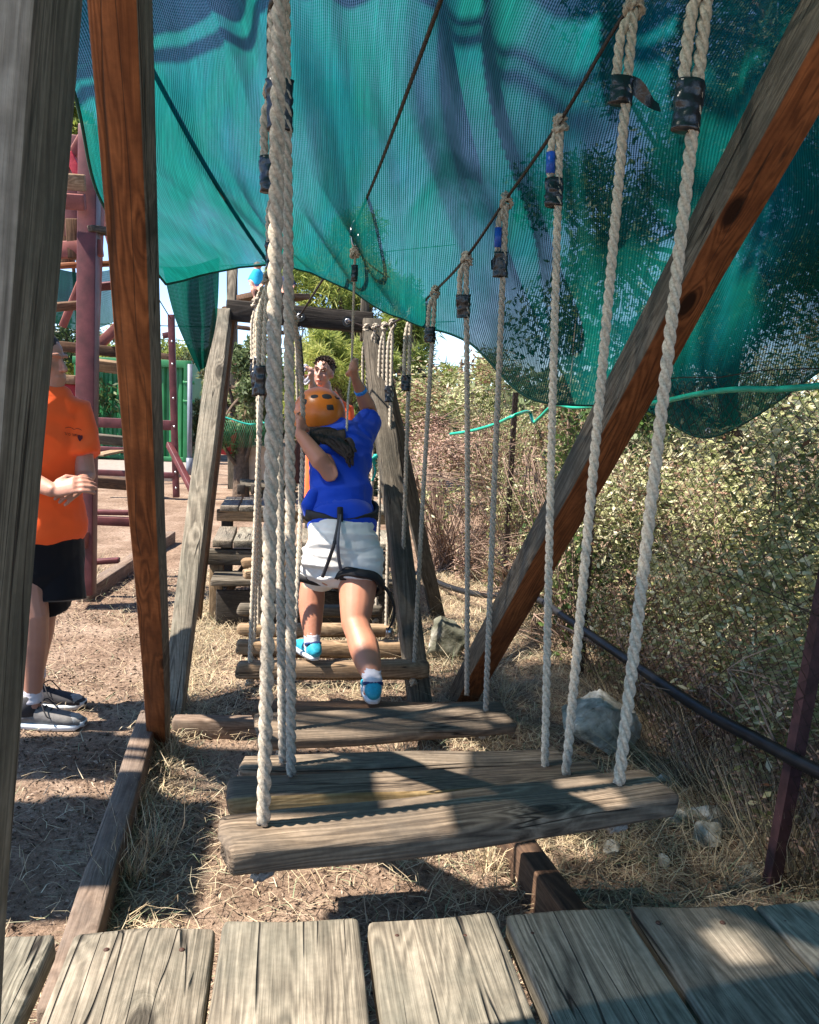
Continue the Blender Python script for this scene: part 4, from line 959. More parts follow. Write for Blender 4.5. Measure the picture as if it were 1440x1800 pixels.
ribbon([PT(598,892,3.47), PT(598,915,3.455), PT(598,935,3.44)], .013, M['black'], hb, 'back_tab')
ribbon([PT(652,1000,3.50), PT(668,1022,3.46), PT(682,1040,3.45), PT(693,1065,3.46), PT(691,1090,3.46), PT(683,1106,3.46)], .014, M['black'], hb, 'loose_strap', ref=V((1,-.3,0)))
mb = MB(); c = PT(684,1112,3.46); boxm(mb, c-V((.014,.006,.02)), c+V((.014,.006,.02))); mb.build('buckle', M['steel'], hb)
mb = MB(); c = PT(604,1013,3.40); boxm(mb, c-V((.016,.006,.016)), c+V((.016,.006,.016))); mb.build('buckle', M['black'], hb)
ribbon([PT(619,1005,3.41), PT(620,1020,3.405), PT(622,1036,3.41)], .010, M['black'], hb, 'strap_end')
mb = MB(); c = PT(613,1010,3.40); boxm(mb, c-V((.012,.006,.018)), c+V((.012,.006,.018))); mb.build('buckle', M['steel'], hb)
# ---- instructor at the left, half hidden by the big post
YM = 3.66
def pm_(x, y, dy=0): return PT(x-7, y, YM+dy)
body = MB(); FX = V((.72, -.69, 0))      # chest faces to the right and toward us
lat = V((.69, .72, 0))
loft(body, [pm_(88,985), pm_(88,930), pm_(86,860), pm_(88,780), pm_(90,725), pm_(92,702)], [(.15,.11),(.155,.115),(.135,.10),(.16,.11),(.165,.095),(.10,.06)], 20, ref=lat)
loft(body, [pm_(93,712), pm_(96,680), pm_(100,660)], [.055,.05,.055], 14)
head(body, pm_(84, 634), V((.05,0,1)), V((.9,-.35,-.25)))
shl, ell, wrl = pm_(138,722,.06), pm_(160,832,.02), pm_(148,850,-.14)
elb = pm_(158,838,-.02)
loft(body, [pm_(110,716), shl, shl.lerp(elb,.5), elb, elb.lerp(wrl,.5), wrl], [.05,.056,.047,.042,.037,.028], 14)
shr, elr, wrr = pm_(38,722,-.06), pm_(40,835,-.12), pm_(100,862,-.32)
loft(body, [pm_(70,716), shr, shr.lerp(elr,.5), elr, elr.lerp(wrr,.5), wrr], [.05,.056,.047,.042,.037,.028], 14)
def fingers_open(mb, w_, d, nrm, s=1.0, flip=1):
    d = d.normalized(); nrm = (nrm-d*nrm.dot(d)).normalized(); sd_ = d.cross(nrm)
    pc = w_+d*.05*s; loft(mb, [w_, w_+d*.03*s, w_+d*.085*s], [(.026*s,.018*s),(.038*s,.017*s),(.040*s,.014*s)], 12, ref=sd_)
    for k, (o_, ln) in enumerate(((.030,.072),(.010,.082),(-.011,.076),(-.031,.060))):
        b = w_+d*.085*s+sd_*o_*s; pts = [b, b+d*ln*.42*s-nrm*.008*s, b+d*ln*.72*s-nrm*.026*s, b+d*ln*.86*s-nrm*.046*s]; loft(mb, pts, [.0098*s,.0092*s,.0085*s,.007*s], 8)
    b = w_+d*.02*s+sd_*.032*s*flip; loft(mb, [b, b+d*.03*s+sd_*.022*s*flip-nrm*.012*s, b+d*.065*s+sd_*.018*s*flip-nrm*.03*s], [.014*s,.012*s,.009*s], 8)
fingers_open(body, wrl, pm_(118,868,-.30)-wrl, V((.5,-.6,.55)), 1.0, 1)
fingers_open(body, wrr, pm_(128,855,-.33)-wrr, V((.1,-.8,.6)), 1.0, -1)
hR, kR, aR = pm_(75,985,.0), pm_(82,1075,.08), pm_(70,1180,.18)
hL, kL, aL = pm_(100,985,.05), pm_(92,1075,.08), pm_(64,1222,-.06)
kL = pm_(68,1085,-.10)
loft(body, [hR, hR.lerp(kR,.5), kR, kR.lerp(aR,.3), kR.lerp(aR,.6), aR, aR-V((0,0,.05))], [.095,.08,.058,.058,.048,.038,.04], 16)
loft(body, [hL-V((.1,.1,0)), kL, kL.lerp(aL,.3), kL.lerp(aL,.6), aL, aL-V((0,0,.05))], [.095,.058,.058,.048,.038,.04], 16)
man = remeshed(body, 'person', M['skin_man'], None, .0045, 3)
tag(man, 'person in orange t-shirt and black shorts standing behind the big left post, hands held together', 'person')
mb = MB()
loft(mb, [pm_(87,936), pm_(87,915), pm_(86,860), pm_(87,785), pm_(90,730), pm_(92,700)], [(.178,.128),(.174,.126),(.160,.120),(.176,.122),(.182,.108),(.11,.072)], 24, ref=lat, sq=.95)
loft(mb, [pm_(110,718), shl, shl.lerp(elb,.40), shl.lerp(elb,.68)], [.066,.070,.072,.074], 16, caps=False)
loft(mb, [pm_(70,718), shr, shr.lerp(elr,.40), shr.lerp(elr,.68)], [.066,.070,.072,.074], 16, caps=False)
ms = remeshed(mb, 'shirt', M['orangeshirt'], man, .008, 4, wrinkle(.015, (5, 5, 8), 1))
mb = MB()
loft(mb, [pm_(88,1000), pm_(88,940), pm_(88,915)], [(.165,.125),(.165,.122),(.155,.115)], 20, ref=lat)
loft(mb, [hR, hR.lerp(kR,.5), hR.lerp(kR,.86)], [.105,.115,.12], 18, caps=False)
loft(mb, [pm_(108,985,.02), pm_(110,1020,.0), pm_(112,1056,-.02)], [.105,.105,.11], 18, caps=False)
remeshed(mb, 'shorts', M['blackcloth'], man, .008, 3, wrinkle(.006, (5,5,6), 5))
mb = MB(); hcm = pm_(83,630); ball(mb, hcm+V((-.02,.0,.045)), (.088,.096,.078), 18); mb.build('hair', M['hair'], man)
for a_ in (aR, aL):
    mb = MB(); loft(mb, [a_-V((0,0,.03)), a_+V((0,0,.03)), a_+V((0,0,.065))], [.044,.041,.043], 16, caps=False); remeshed(mb, 'sock', M['sock'], man, .005, 2, wrinkle(.002,(20,20,60)))
for a_, dr, mt in ((aR, V((1,-.12,0)), 'bootb'), (aL, V((1,-.10,0)), 'bootm')):
    g_ = V((a_.x, a_.y, gz(a_.x, a_.y)))
    o, q = shoe(man, V((a_.x, a_.y, g_.z+.10)), dr, .285, M[mt], M['sole'], None, 1.12, high=.03, name='boot', sole_z=-.085)
    mb = MB(); loft(mb, [q(.52,.030), q(.66,.030), q(.74,.022)], [(.047,.028),(.042,.024),(.03,.015)], 14, ref=dr.cross(V((0,0,1)))); mb.build('toe_cap', M['bootg'], o)
    mb = MB(); loft(mb, [q(-.03,.05), q(-.045,.09), q(-.055,.125)], [(.046,.052),(.043,.048),(.046,.052)], 18, ref=dr.cross(V((0,0,1))), caps=False); mb.build('ankle_cuff', M['bootb'], o)
    mb = MB()
    for k in range(5):
        x = .10+.085*k; z = .088-.010*k; tube(mb, [q(x,z-.01,-.026), q(x+.02,z+.006,0), q(x+.01,z-.01,.026)], .0032, 6)
    for e in (-1, 1): tube(mb, smooth_path([q(.12,.095,0), q(.18,.10,e*.03), q(.28,.06,e*.05), q(.34,.05,e*.045)], 4), .0028, 6)
    mb.build('lace', M['bootb'], o)
# lettering on the shirt (reads right to left)
fc = bpy.data.curves.new('t', 'FONT'); fc.body = '\u05e8\u05d4\u05d1 \u05e8\u05d2\u05ea\u05d0'; fc.size = .034; fc.extrude = .0008
to = bpy.data.objects.new('t', fc); C.objects.link(to); bpy.context.view_layer.update()
tme = bpy.data.meshes.new_from_object(to.evaluated_get(bpy.context.evaluated_depsgraph_get())); bpy.data.objects.remove(to)
if len(tme.vertices) > 0:
    co = np.array([v.co for v in tme.vertices]); co[:, 0] -= co[:, 0].min(); wtx = co[:, 0].max()
    a_, b_ = PT(113,764,YM-.16), PT(139,768,YM-.12); ex = (b_-a_); sc_ = ex.length/wtx; ex.normalize(); ez = (V((0,0,1))-ex*ex.z).normalized(); ey = ez.cross(ex)
    bvh_pts = ms.data
    from mathutils.bvhtree import BVHTree
    dg = bpy.context.evaluated_depsgraph_get(); bvh = BVHTree.FromPolygons([v.co[:] for v in ms.data.vertices], [p.vertices[:] for p in ms.data.polygons])
    def stick(p):
        d = (p-EYE).normalized(); h = bvh.ray_cast(EYE, d)
        return (h[0]-d*.0025) if h[0] is not None else p
    for v, c in zip(tme.vertices, co): v.co = stick(a_+ex*c[0]*sc_+ez*c[1]*sc_)
    tme.materials.clear(); tme.materials.append(M['print']); to = bpy.data.objects.new('shirt_lettering', tme); C.objects.link(to); adopt(to, man)
    mb = MB(); c0 = PT(141,769,YM-.1); vs = [stick(c0+ex*.011*math.cos(a)+ez*.012*math.sin(a)*(1+.3*math.sin(3*a))) for a in np.linspace(0, 5.98, 20)]; mb.add(vs, [tuple(range(20))])
    rw_ = [stick(a_+ex*t*ex.length*0+ex*(t*.07)+ez*(.026+.006*abs(math.sin(t*6)))) for t in np.linspace(0, 1, 16)]
    for p, q2 in zip(rw_[:-1], rw_[1:]): mb.add([p, q2, q2+ez*.0018, p+ez*.0018], [(0,1,2,3)])
    mb.build('shirt_emblem', M['print'], man, smooth=False)
# ---- boy behind the platform
YBo = 6.9
def pb_(x, y, dy=0): return PT(x+1, y-5, YBo+dy)
body = MB()
loft(body, [pb_(572,905), pb_(574,850), pb_(575,780), pb_(574,725), pb_(574,706)], [(.15,.11),(.15,.11),(.16,.11),(.17,.09),(.10,.06)], 18)
loft(body, [pb_(573,712), pb_(571,694), pb_(569,680)], [.062,.056,.055], 14)
q = head(body, pb_(567, 661), V((.10,.05,1)), V((-.42,-1,-.42)), 1.08)
bs, be, bw = pb_(546,722,-.02), pb_(551,712,-.30), pb_(548,682,-.33)
loft(body, [pb_(565,716), bs, be, be.lerp(bw,.4), bw], [.05,.055,.044,.04,.03], 12)
hand(body, bw, pb_(540,660,-.36), V((.05,0,1)), V((.9,-.5,0)), 1.05, 1)
s2, e2, w2 = pb_(607,724), pb_(612,790,-.05), pb_(600,835,-.15)
loft(body, [pb_(585,716), s2, e2, w2], [.05,.055,.044,.03], 12)
ball(body, w2+V((-.02,-.03,-.05)), (.035,.03,.05), 10)
for sx in (-1, 1): loft(body, [pb_(572+sx*16,905), pb_(572+sx*17,950), V((pb_(572+sx*17,950).x, YBo, .05))], [.09,.07,.045], 12)
boy = remeshed(body, 'person', M['skin_boy'], None, .006, 2)
tag(boy, 'boy in orange shirt looking down at the rope in his raised hand', 'person')
mb = MB()
loft(mb, [pb_(572,890), pb_(575,790), pb_(574,728), pb_(574,704)], [(.18,.13),(.18,.12),(.205,.105),(.11,.07)], 20)
loft(mb, [pb_(590,718), s2, s2.lerp(e2,.6)], [.06,.066,.07], 14, caps=False); loft(mb, [pb_(560,718), bs, bs.lerp(be,.55)], [.06,.066,.07], 14, caps=False)
remeshed(mb, 'shirt', M['orangeshirt'], boy, .009, 3, wrinkle(.008))
mb = MB(); loft(mb, [pb_(572,900), pb_(572,880)], [(.165,.125)]*2, 18)
for sx in (-1, 1): loft(mb, [pb_(572+sx*16,900), pb_(572+sx*17,950)], [.10,.10], 14)
remeshed(mb, 'shorts', M['blackcloth'], boy, .01, 2)
bup = V((.10,.05,1)).normalized(); bfa = V((-.42,-1,-.42)); bfa = (bfa-bup*bfa.dot(bup)).normalized(); bla = bup.cross(bfa); BR = Matrix((bla,bfa,bup)).transposed()
mb = MB(); ball(mb, q(0,-.026,.045), (.087,.098,.085), 20, rot=BR)
for k in range(160):
    r1 = random.Random(k); a = r1.uniform(0, 6.283); e = r1.uniform(.1, 1.45); p = q(.084*math.cos(a)*math.sin(e), -.026+.092*math.sin(a)*math.sin(e), .045+.082*math.cos(e)); d = (p-q(0,-.02,.03)).normalized()
    loft(mb, [p, p+d*.012+bfa*.008], [.007,.003], 5)
mb.build('hair', M['hair'], boy)
for e in (-1, 1):
    mb = MB(); ball(mb, q(e*.030,.0815,.010), (.014,.008,.0055), 10, rot=BR); mb.build('eye', M['eye'], boy)
    mb = MB(); loft(mb, [q(e*.046,.080,.030), q(e*.030,.092,.034), q(e*.014,.092,.030)], [.0035,.0045,.0035], 6); mb.build('eyebrow', M['hair'], boy)
mb = MB(); loft(mb, [q(-.020,.085,-.066), q(0,.0925,-.065), q(.020,.085,-.066)], [.004,.0055,.004], 8); mb.build('lips', M['lip'], boy)
t = thing('rope_coil', pb_(538,668,-.36), 'bundle of white cord held up in the hand of the boy', 'rope')
mb = MB()
for k in range(5):
    r1 = random.Random(k+90); c = pb_(537+r1.uniform(-2,2), 664+r1.uniform(-5,8), -.37); a_, b_ = r1.uniform(.02,.035), r1.uniform(.045,.075)
    tube(mb, [c+V((a_*math.cos(x), .012*math.sin(x*2), b_*math.sin(x))) for x in np.linspace(0, 6.283, 20)], .007, 6)
mb.build('cord', M['sock'], t)
# ---- two climbers high up in the distance
def far_kid(px, py, Y, s, shirtm, label, face=1, sit=True):
    p = lambda x, y, dy=0: PT(px+x*s, py+y*s, Y+dy)
    k = s*Y/1442*1.0
    b = MB(); loft(b, [p(0,16), p(0,4), p(0,-12)], [15*k*.62, 14*k*.6, 15*k*.62], 12); loft(b, [p(0,-12), p(1,-18)], [4*k, 4*k], 8); ball(b, p(1,-24), 7*k, 12)
    for e in (-1, 1):
        loft(b, [p(9*e,-10), p(14*e,2), p(10*e,10,-.2)], [4*k,3.4*k,2.6*k], 8)
        if sit: loft(b, [p(5*e,17), p(8*e,20,-.35), p(7*e+3,36,-.35), p(7*e,38,-.45)], [6*k,5*k,3.6*k,3*k], 8)
        else: loft(b, [p(5*e,17), p(6*e,32), p(6*e,48)], [6*k,5*k,3.4*k], 8)
    o = remeshed(b, 'person', M['skin_man'], None, .03, 2); tag(o, label, 'person')
    mb = MB(); loft(mb, [p(0,10), p(0,0), p(0,-13)], [11*k, 11*k, 10*k], 14)
    for e in (-1, 1): loft(mb, [p(7*e,-11), p(13*e,-1)], [5*k,5*k], 8)
    remeshed(mb, 'shirt', shirtm, o, .03, 2)
    mb = MB(); loft(mb, [p(0,18), p(0,10)], [11*k, 11*k], 12)
    for e in (-1, 1): loft(mb, [p(5*e,18), p(7*e,22,-.2 if sit else 0)], [6.6*k,6*k], 8)
    remeshed(mb, 'shorts', M['navy'], o, .03, 1)
    mb = MB(); ball(mb, p(1,-27), (7.6*k,7.8*k,6.5*k), 12); mb.build('helmet', M['helmet'], o)
far_kid(452, 492, 13, .95, M['lightblue'], 'distant climber in light blue shirt seen just above the far crossbeam')
far_kid(505, 500, 13.4, .9, M['navy'], 'distant climber in dark clothes partly behind the thickest rope', sit=True)
# platform the far climbers sit on
t = thing('high_platform', PT(470, 560, 13.2), 'small high wooden platform in the distance under the climbers', 'platform')
beam('deck_board', PT(425, 521, 13.1), PT(520, 526, 13.5), 1.0, .08, M['brown'], t)
beam('post', PT(408, 476, 13.6), PT(410, 900, 13.6), .16, .16, M['grey'], t, up=(0,1,0)); beam('post', PT(512, 560, 13.8), PT(512, 900, 13.8), .16, .16, M['brown'], t, up=(0,1,0))
beam('footbeam', PT(418, 575, 13), PT(500, 585, 13), .1, .06, M['brown'], t)
# ------------------------------------------------------------------ end platform
t = thing('end_platform', PT(450, 1050, 5.6), 'stepped timber platform of grey boards at the end of the swing planks', 'platform')
zt = PT(400, 947, 5.35).z
xl, xr = PT(372, 947, 5.35).x, PT(700, 947, 5.35).x
nb = 9; wbd = (xr-xl)/nb
for i in range(nb):
    beam('board', (xl+wbd*(i+.5), 5.32, zt-.03), (xl+wbd*(i+.5), 5.92, zt-.03), wbd-.012, .05, M['deck'], t, sd=50+i)
zu = PT(400, 888, 5.95).z
beam('riser', (xl-.02, 5.95, (zt+zu)/2+.0), (xr, 5.95, (zt+zu)/2), .04, zu-zt-.06, M['tan'], t)
for i in range(nb): beam('board', (xl+wbd*(i+.5), 5.91, zu-.02), (xl+wbd*(i+.5), 6.5, zu-.02), wbd-.010, .04, M['deck'], t, sd=70+i)
beam('edge_beam', (xl-.03, 5.36, zt-.12), (xr, 5.36, zt-.12), .07, .10, M['grey'], t)
for x in (xl+.03, xr-.1):
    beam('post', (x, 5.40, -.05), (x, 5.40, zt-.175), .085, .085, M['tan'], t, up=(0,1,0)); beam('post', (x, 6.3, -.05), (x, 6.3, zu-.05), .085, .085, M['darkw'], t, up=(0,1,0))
beam('diagonal_brace', (xl+.06, 5.42, .12), (xl+.22, 5.42, zt-.18), .05, .06, M['brown'], t, up=(0,1,0))
zl = PT(420, 1016, 5.15).z
for i in range(3): beam('lower_step', (xl+.02, 5.13+.10*i, zl-.02), (xr-.05, 5.13+.10*i, zl-.02), .09, .04, M['grey'], t)
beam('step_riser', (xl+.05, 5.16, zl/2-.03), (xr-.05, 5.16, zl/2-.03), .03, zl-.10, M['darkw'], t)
# ------------------------------------------------------------------ left: red tower
t = thing('red_tower', PT(160, 1030, 4.9), 'maroon painted steel and timber climbing tower behind the orange shirted instructor', 'tower')
mr, pk, br = M['maroon'], M['pinkred'], M['brown']
UPY = (0, 1, 0)
Yt = 6.0
beam('post', PT(158, 225, Yt), PT(150, 1045, Yt-.3), 0.120, 0.144, mr, t, up=UPY); beam('post', PT(176, 250, Yt+.08), PT(152, 890, Yt+.05), 0.060, 0.156, pk, t, up=UPY)
beam('post', PT(136, 240, Yt+.3), PT(132, 420, Yt+.3), 0.120, 0.096, mr, t, up=UPY)
beam('bolt_plate', PT(128, 385, Yt-.05), PT(132, 455, Yt-.05), 0.084, 0.060, br, t, up=UPY)
beam('ledge', PT(150, 402, Yt-.12), PT(216, 410, Yt+.1), 0.144, 0.042, M['grey'], t)
beam('rail', PT(100, 440, Yt-.05), PT(180, 436, Yt-.05), 0.060, 0.108, pk, t); beam('rail', PT(100, 468, Yt+.2), PT(215, 462, Yt+.2), 0.060, 0.036, M['orange'], t)
beam('diagonal_brace', PT(176, 350, Yt+.3), PT(225, 520, Yt+.3), 0.060, 0.072, pk, t); beam('diagonal_brace', PT(120, 270, Yt+.1), PT(150, 330, Yt+.1), 0.072, 0.060, M['tarp'], t)
beam('diagonal_brace', PT(175, 606, Yt+.5), PT(222, 560, Yt+.5), 0.060, 0.072, pk, t)
beam('rail', PT(100, 608, Yt+.3), PT(216, 620, Yt+.3), 0.084, 0.072, br, t)
beam('seat_board', PT(95, 665, Yt), PT(138, 668, Yt), 0.168, 0.060, M['tan'], t); beam('seat_support', PT(105, 688, Yt+.05), PT(138, 690, Yt+.05), 0.096, 0.108, M['tarp'], t)
beam('block', PT(160, 715, Yt-.1), PT(160, 800, Yt-.1), 0.060, 0.072, br, t, up=UPY); beam('shelf', PT(150, 717, Yt-.12), PT(168, 722, Yt-.12), 0.096, 0.024, M['tan'], t)
beam('cross_block', PT(134, 952, Yt-.45), PT(162, 944, Yt-.2), 0.060, 0.108, pk, t)
beam('low_rail', PT(155, 900, Yt+.4), PT(245, 902, Yt+.4), 0.060, 0.036, mr, t); beam('low_rail', PT(155, 914, Yt+.38), PT(245, 918, Yt+.38), 0.060, 0.066, mr, t)
beam('low_rail', PT(150, 989, Yt), PT(210, 985, Yt), 0.072, 0.036, mr, t)
for (x0, y0, x1, y1, dy, w_, h_, mt) in ((100,318,150,322,-.2,.10,.05,'tan'),(96,352,150,356,-.2,.10,.07,'pinkred'),(112,300,146,240,.15,.06,.06,'pinkred'),(118,330,118,470,.3,.09,.09,'brown'),(96,540,142,536,.1,.06,.05,'brown'),(110,575,152,470,.4,.05,.05,'pinkred'),(165,505,214,500,.5,.06,.05,'maroon'),(160,640,222,648,.6,.09,.06,'tan'),(150,845,236,852,.7,.09,.05,'brown'),(160,770,226,776,.9,.08,.04,'grey')):
    beam('timber', PT(x0, y0, Yt+dy), PT(x1, y1, Yt+dy), w_, h_, M[mt], t, up=(0,1,.3))
t = thing('steel_trestle', PT(306, 874, 12), 'bolted maroon steel frame in front of the green container', 'steel frame')
Ys = 12
for (x0, y0, x1, y1, w_) in ((301, 553, 310, 874, .088),): beam('post', PT(x0, y0, Ys), PT(x1, y1, Ys), w_, .096, mr, t, up=UPY)
for y in (600, 640, 700, 750, 795, 830, 858):
    mb = MB(); c = PT(301+(y-553)*.028, y, Ys-.055); ball(mb, c, .018, 8); mb.build('bolt', M['steel'], t)
beam('rail', PT(165, 742, Ys), PT(306, 748, Ys), 0.096, 0.136, mr, t); beam('rail', PT(165, 789, Ys), PT(236, 792, Ys), 0.096, 0.080, mr, t); beam('rail', PT(165, 830, Ys), PT(308, 836, Ys), 0.096, 0.080, mr, t)
beam('rail', PT(240, 620, Ys), PT(303, 628, Ys), 0.080, 0.080, br, t); beam('rail', PT(286, 590, Ys), PT(300, 588, Ys), 0.064, 0.080, mr, t)
beam('diagonal_brace', PT(297, 780, Ys), PT(338, 862, Ys-.6), 0.080, 0.080, mr, t)
beam('loose_board', PT(172, 800, Ys-.4), PT(230, 788, Ys+.2), 0.192, 0.032, M['tan'], t)
# container
t = thing('green_container', PT(240, 806, 19), 'green corrugated metal shipping container behind the maroon frame', 'container')
a = PT(130, 640, 19.4); b = PT(331, 640, 18.8); zb = PT(240, 808, 19.0).z; ztop = PT(240, 632, 19.0).z
mb = MB(); n = 90; vs = []; dx = (b-a); dx.z = 0
for i in range(n+1):
    f_ = i/n; ph = (f_*13) % 1; off = 0 if ph < .35 else ((ph-.35)/.15 if ph < .5 else (1 if ph < .85 else (1-ph)/.15)); p = V((a.x, a.y, 0))+dx*f_+V((0, off*.06, 0)); vs += [p+V((0,0,zb+.08)), p+V((0,0,ztop-.1))]
mb.add(vs, [(2*i, 2*i+2, 2*i+3, 2*i+1) for i in range(n)]); mb.build('corrugated_wall', M['contgreen'], t, smooth=False)
mb = MB(); p0 = V((a.x, a.y-.03, 0)); p1 = V((b.x, b.y-.03, 0))
beam('top_rail', p0+V((0,0,ztop-.06)), p1+V((0,0,ztop-.06)), .12, .16, M['contgreen'], t); beam('bottom_rail', p0+V((0,0,zb+.05)), p1+V((0,0,zb+.05)), .10, .1, M['contgreen'], t)
beam('corner_post', p1+V((0,0,zb-.02)), p1+V((0,0,ztop+.02)), .16, .2, M['contgreen'], t, up=UPY)
mb = MB(); boxm(mb, (a.x, a.y+.1, zb), (b.x-.02, a.y+2.4, ztop)); mb.build('body', M['contgreen'], t, smooth=False)
for y in (672, 705): mb = MB(); tube(mb, [PT(322, y, 18.7), PT(342, y+1, 18.7)], .04, 8); mb.build('hinge', M['contgreen'], t)
t = thing('drain_pipe', PT(334, 834, 16), 'grey plastic pipe standing beside the container corner', 'pipe')
mb = MB(); tube(mb, [PT(334, 640, 16), PT(333, 832, 16)], .045, 12); mb.build('pipe', M['pipegrey'], t); mb = MB(); tube(mb, [PT(333, 805, 15.95), PT(333, 836, 15.95)], .06, 12); mb.build('pipe_socket', M['pipegrey'], t)
mb = MB(); a = PT(165, 826, 16.0); boxm(mb, (a.x-2, 14.6, -.05), (PT(320, 826, 16.0).x, 18.2, .06)); tag(mb.build('concrete_slab', M['concrete'], None, smooth=False), kind='structure', label='pale concrete slab in front of the container')
kerb(GP(146,1040,.08)-V((0,0,.04)), GP(300,938,.08)-V((0,0,.04)), .10, .13, M['kerb'], 'weathered timber kerb between the red tower and the path')
kerb(GP(262,1262,.05), GP(318,1110,.05), .08, .07, M['kerb'], 'kerb continuing along the path beyond the left slanting leg')
# right behind: things in the middle distance
t = thing('red_tarp', PT(395, 770, 12), 'red tarpaulin bundle with a white patch hanging behind the far left leg', 'tarp')
mb = MB(); loft(mb, [PT(398, 745, 12), PT(398, 760, 12), PT(396, 790, 12)], [(.14,.08),(.155,.11),(.14,.08)], 16, sq=.6); remeshed(mb, 'cover', M['tarp'], t, .015, 3, wrinkle(.012))
mb = MB(); a = PT(386, 758, 11.86); b = PT(399, 752, 11.86); mb.add([a, b, b-V((0,0,.04)), a-V((0,0,.04))], [(0,1,2,3)]); mb.build('patch', M['white'], t, smooth=False)
t = thing('plywood_crate', PT(460, 842, 12), 'pale plywood box standing behind the end platform', 'crate')
a = PT(420, 842, 12); b = PT(520, 783, 13); mb = MB(); boxm(mb, (a.x, 12, a.z), (b.x, 13, b.z)); mb.build('box', M['ply'], t, smooth=False)
beam('lid', (a.x-.01, 12.5, b.z+.017), (b.x+.01, 12.5, b.z+.017), 1.04, .03, M['ply'], t)
t = thing('pallet', PT(440, 864, 11.6), 'low grey pallet on the ground in front of the plywood box', 'pallet')
for i in range(4): beam('slat', PT(422, 844+3*i, 11.8-.14*i), PT(478, 848+3*i, 11.8-.14*i), .12, .03, M['grey'], t)
for x in (424, 448, 474): beam('block', PT(x, 852, 11.3), PT(x, 868, 11.3), .1, .1, M['darkw'], t, up=UPY)
# ------------------------------------------------------------------ chain link fence
fen = thing('chain_link_fence', (FA.x, FA.y+.5, 0), 'rusty chain link fence on angle iron posts along the right side', 'fence')
fd = (FB-FA); FL = fd.length; fdn = fd.normalized()
HF = 1.62
def fpt(s_, z): p = FA+fdn*s_; return V((p.x + .03*noise.noise(V((s_*1.2, z*1.4, 0))), p.y, gz(p.x, p.y)*.5+z + .02*noise.noise(V((s_*2, 1, 0)))))
mb = MB(); c_ = .068; NC = int(FL/c_); r_ = .0014
vs = []; fs = []
for i in range(-1, NC):
    for sgn in (1, -1):
        pts = []; k = 0
        nr = int(HF/.052)
        pts = [fpt((i + (k % 2)*.5*1 if sgn == 1 else i+1-(k % 2)*.5)*c_*1.0, k*.026+.02) + V((.0015*sgn, 0, 0)) for k in range(0, nr*2)]
        n = 3; b0 = len(vs)
        for p in pts:
            for (dx_, dy_) in ((r_, 0), (-r_*.5, r_*.87), (-r_*.5, -r_*.87)): vs.append((p.x+dx_, p.y+dy_, p.z))
        for j in range(len(pts)-1):
            for q_ in range(3): fs.append((b0+j*3+q_, b0+j*3+(q_+1) % 3, b0+(j+1)*3+(q_+1) % 3, b0+(j+1)*3+q_))
mb.add(vs, fs); tag(mb.build('wire_mesh', M['wire'], fen), kind='stuff')
for z in (.9, HF): mb = MB(); tube(mb, [fpt(s_, z) for s_ in np.linspace(0, FL, 24)], .0022, 5); mb.build('tension_wire', M['wire'], fen)
def angle_post(A, B, s_=.035, mat='maroon'):
    x = (B-A).normalized(); a = (V((1,0,0))-x*x.x).normalized(); b = x.cross(a); mb = MB(); t_ = .005
    pr = [(0,0),(s_,0),(s_,t_),(t_,t_),(t_,s_),(0,s_)]
    mb.add([A+a*p+b*q_ for p, q_ in pr]+[B+a*p+b*q_ for p, q_ in pr], [(i, (i+1) % 6, 6+(i+1) % 6, 6+i) for i in range(6)]+[(5,4,3,2,1,0), (6,7,8,9,10,11)]); mb.build('post', M[mat], fen, smooth=False)
gp_ = GP(1348, 1572, 0); angle_post(gp_-V((0,0,.05)), V((gp_.x+.12, gp_.y, 1.5)), .04, 'postbrown')
p_ = fpt(2.9, 0); angle_post(p_+V((.02,0,-.1)), p_+V((.02,0,1.6)), .035, 'wire'); p_ = fpt(4.6, 0); angle_post(p_+V((.02,0,-.1)), p_+V((.02,0,1.6)), .035, 'wire')
# black corrugated conduit
def FPX(px, py, off=-.03):
    d = fwd + IR*((px-720)/F) + ID*((py-900)/F); k = (FA.x+off)/(d.x-(FB.x-FA.x)/(FB.y-FA.y)*d.y + 1e-9*0) ; k = (FA.x+off-(FB.x-FA.x)/(FB.y-FA.y)*FA.y)/(d.x-(FB.x-FA.x)/(FB.y-FA.y)*d.y); return EYE+d*k
pth = [PT(722, 1010, 6.9), PT(745, 1012, 6.7), PT(790, 1032, 6.1), PT(850, 1046, 5.5)]+[FPX(*q) for q in ((935,1050),(1000,1090),(1100,1158),(1230,1245),(1340,1305),(1450,1362),(1600,1430))]
pth = smooth_path(pth, 8); P = []; cum = 0
mb = MB(); res = []
for a, b in zip(pth[:-1], pth[1:]):
    n = max(1, int((b-a).length/.0055))
    for i in range(n): res.append(a.lerp(b, i/n))
tube(mb, res, [.0225 if i % 2 else .0185 for i in range(len(res))], 10); tag(mb.build('corrugated_pipe', M['pipe']), 'black corrugated conduit running along the foot of the fence', 'pipe')
# green hose tied along the fence
hz = [PT(792, 763, 5.9), PT(830, 757, 5.5), PT(872, 745, 5.1), PT(905, 730, 4.7)]+[FPX(x, y, -.035) for x, y in ((930,724),(938,742),(950,733),(975,712),(1010,716),(1080,712),(1150,708),(1230,692),(1300,684),(1370,684),(1460,676),(1600,660))]
mb = MB(); tube(mb, smooth_path(hz, 8), .0105, 10); tag(mb.build('garden_hose', M['hose']), 'bright green hose tied along the top of the fence', 'hose')
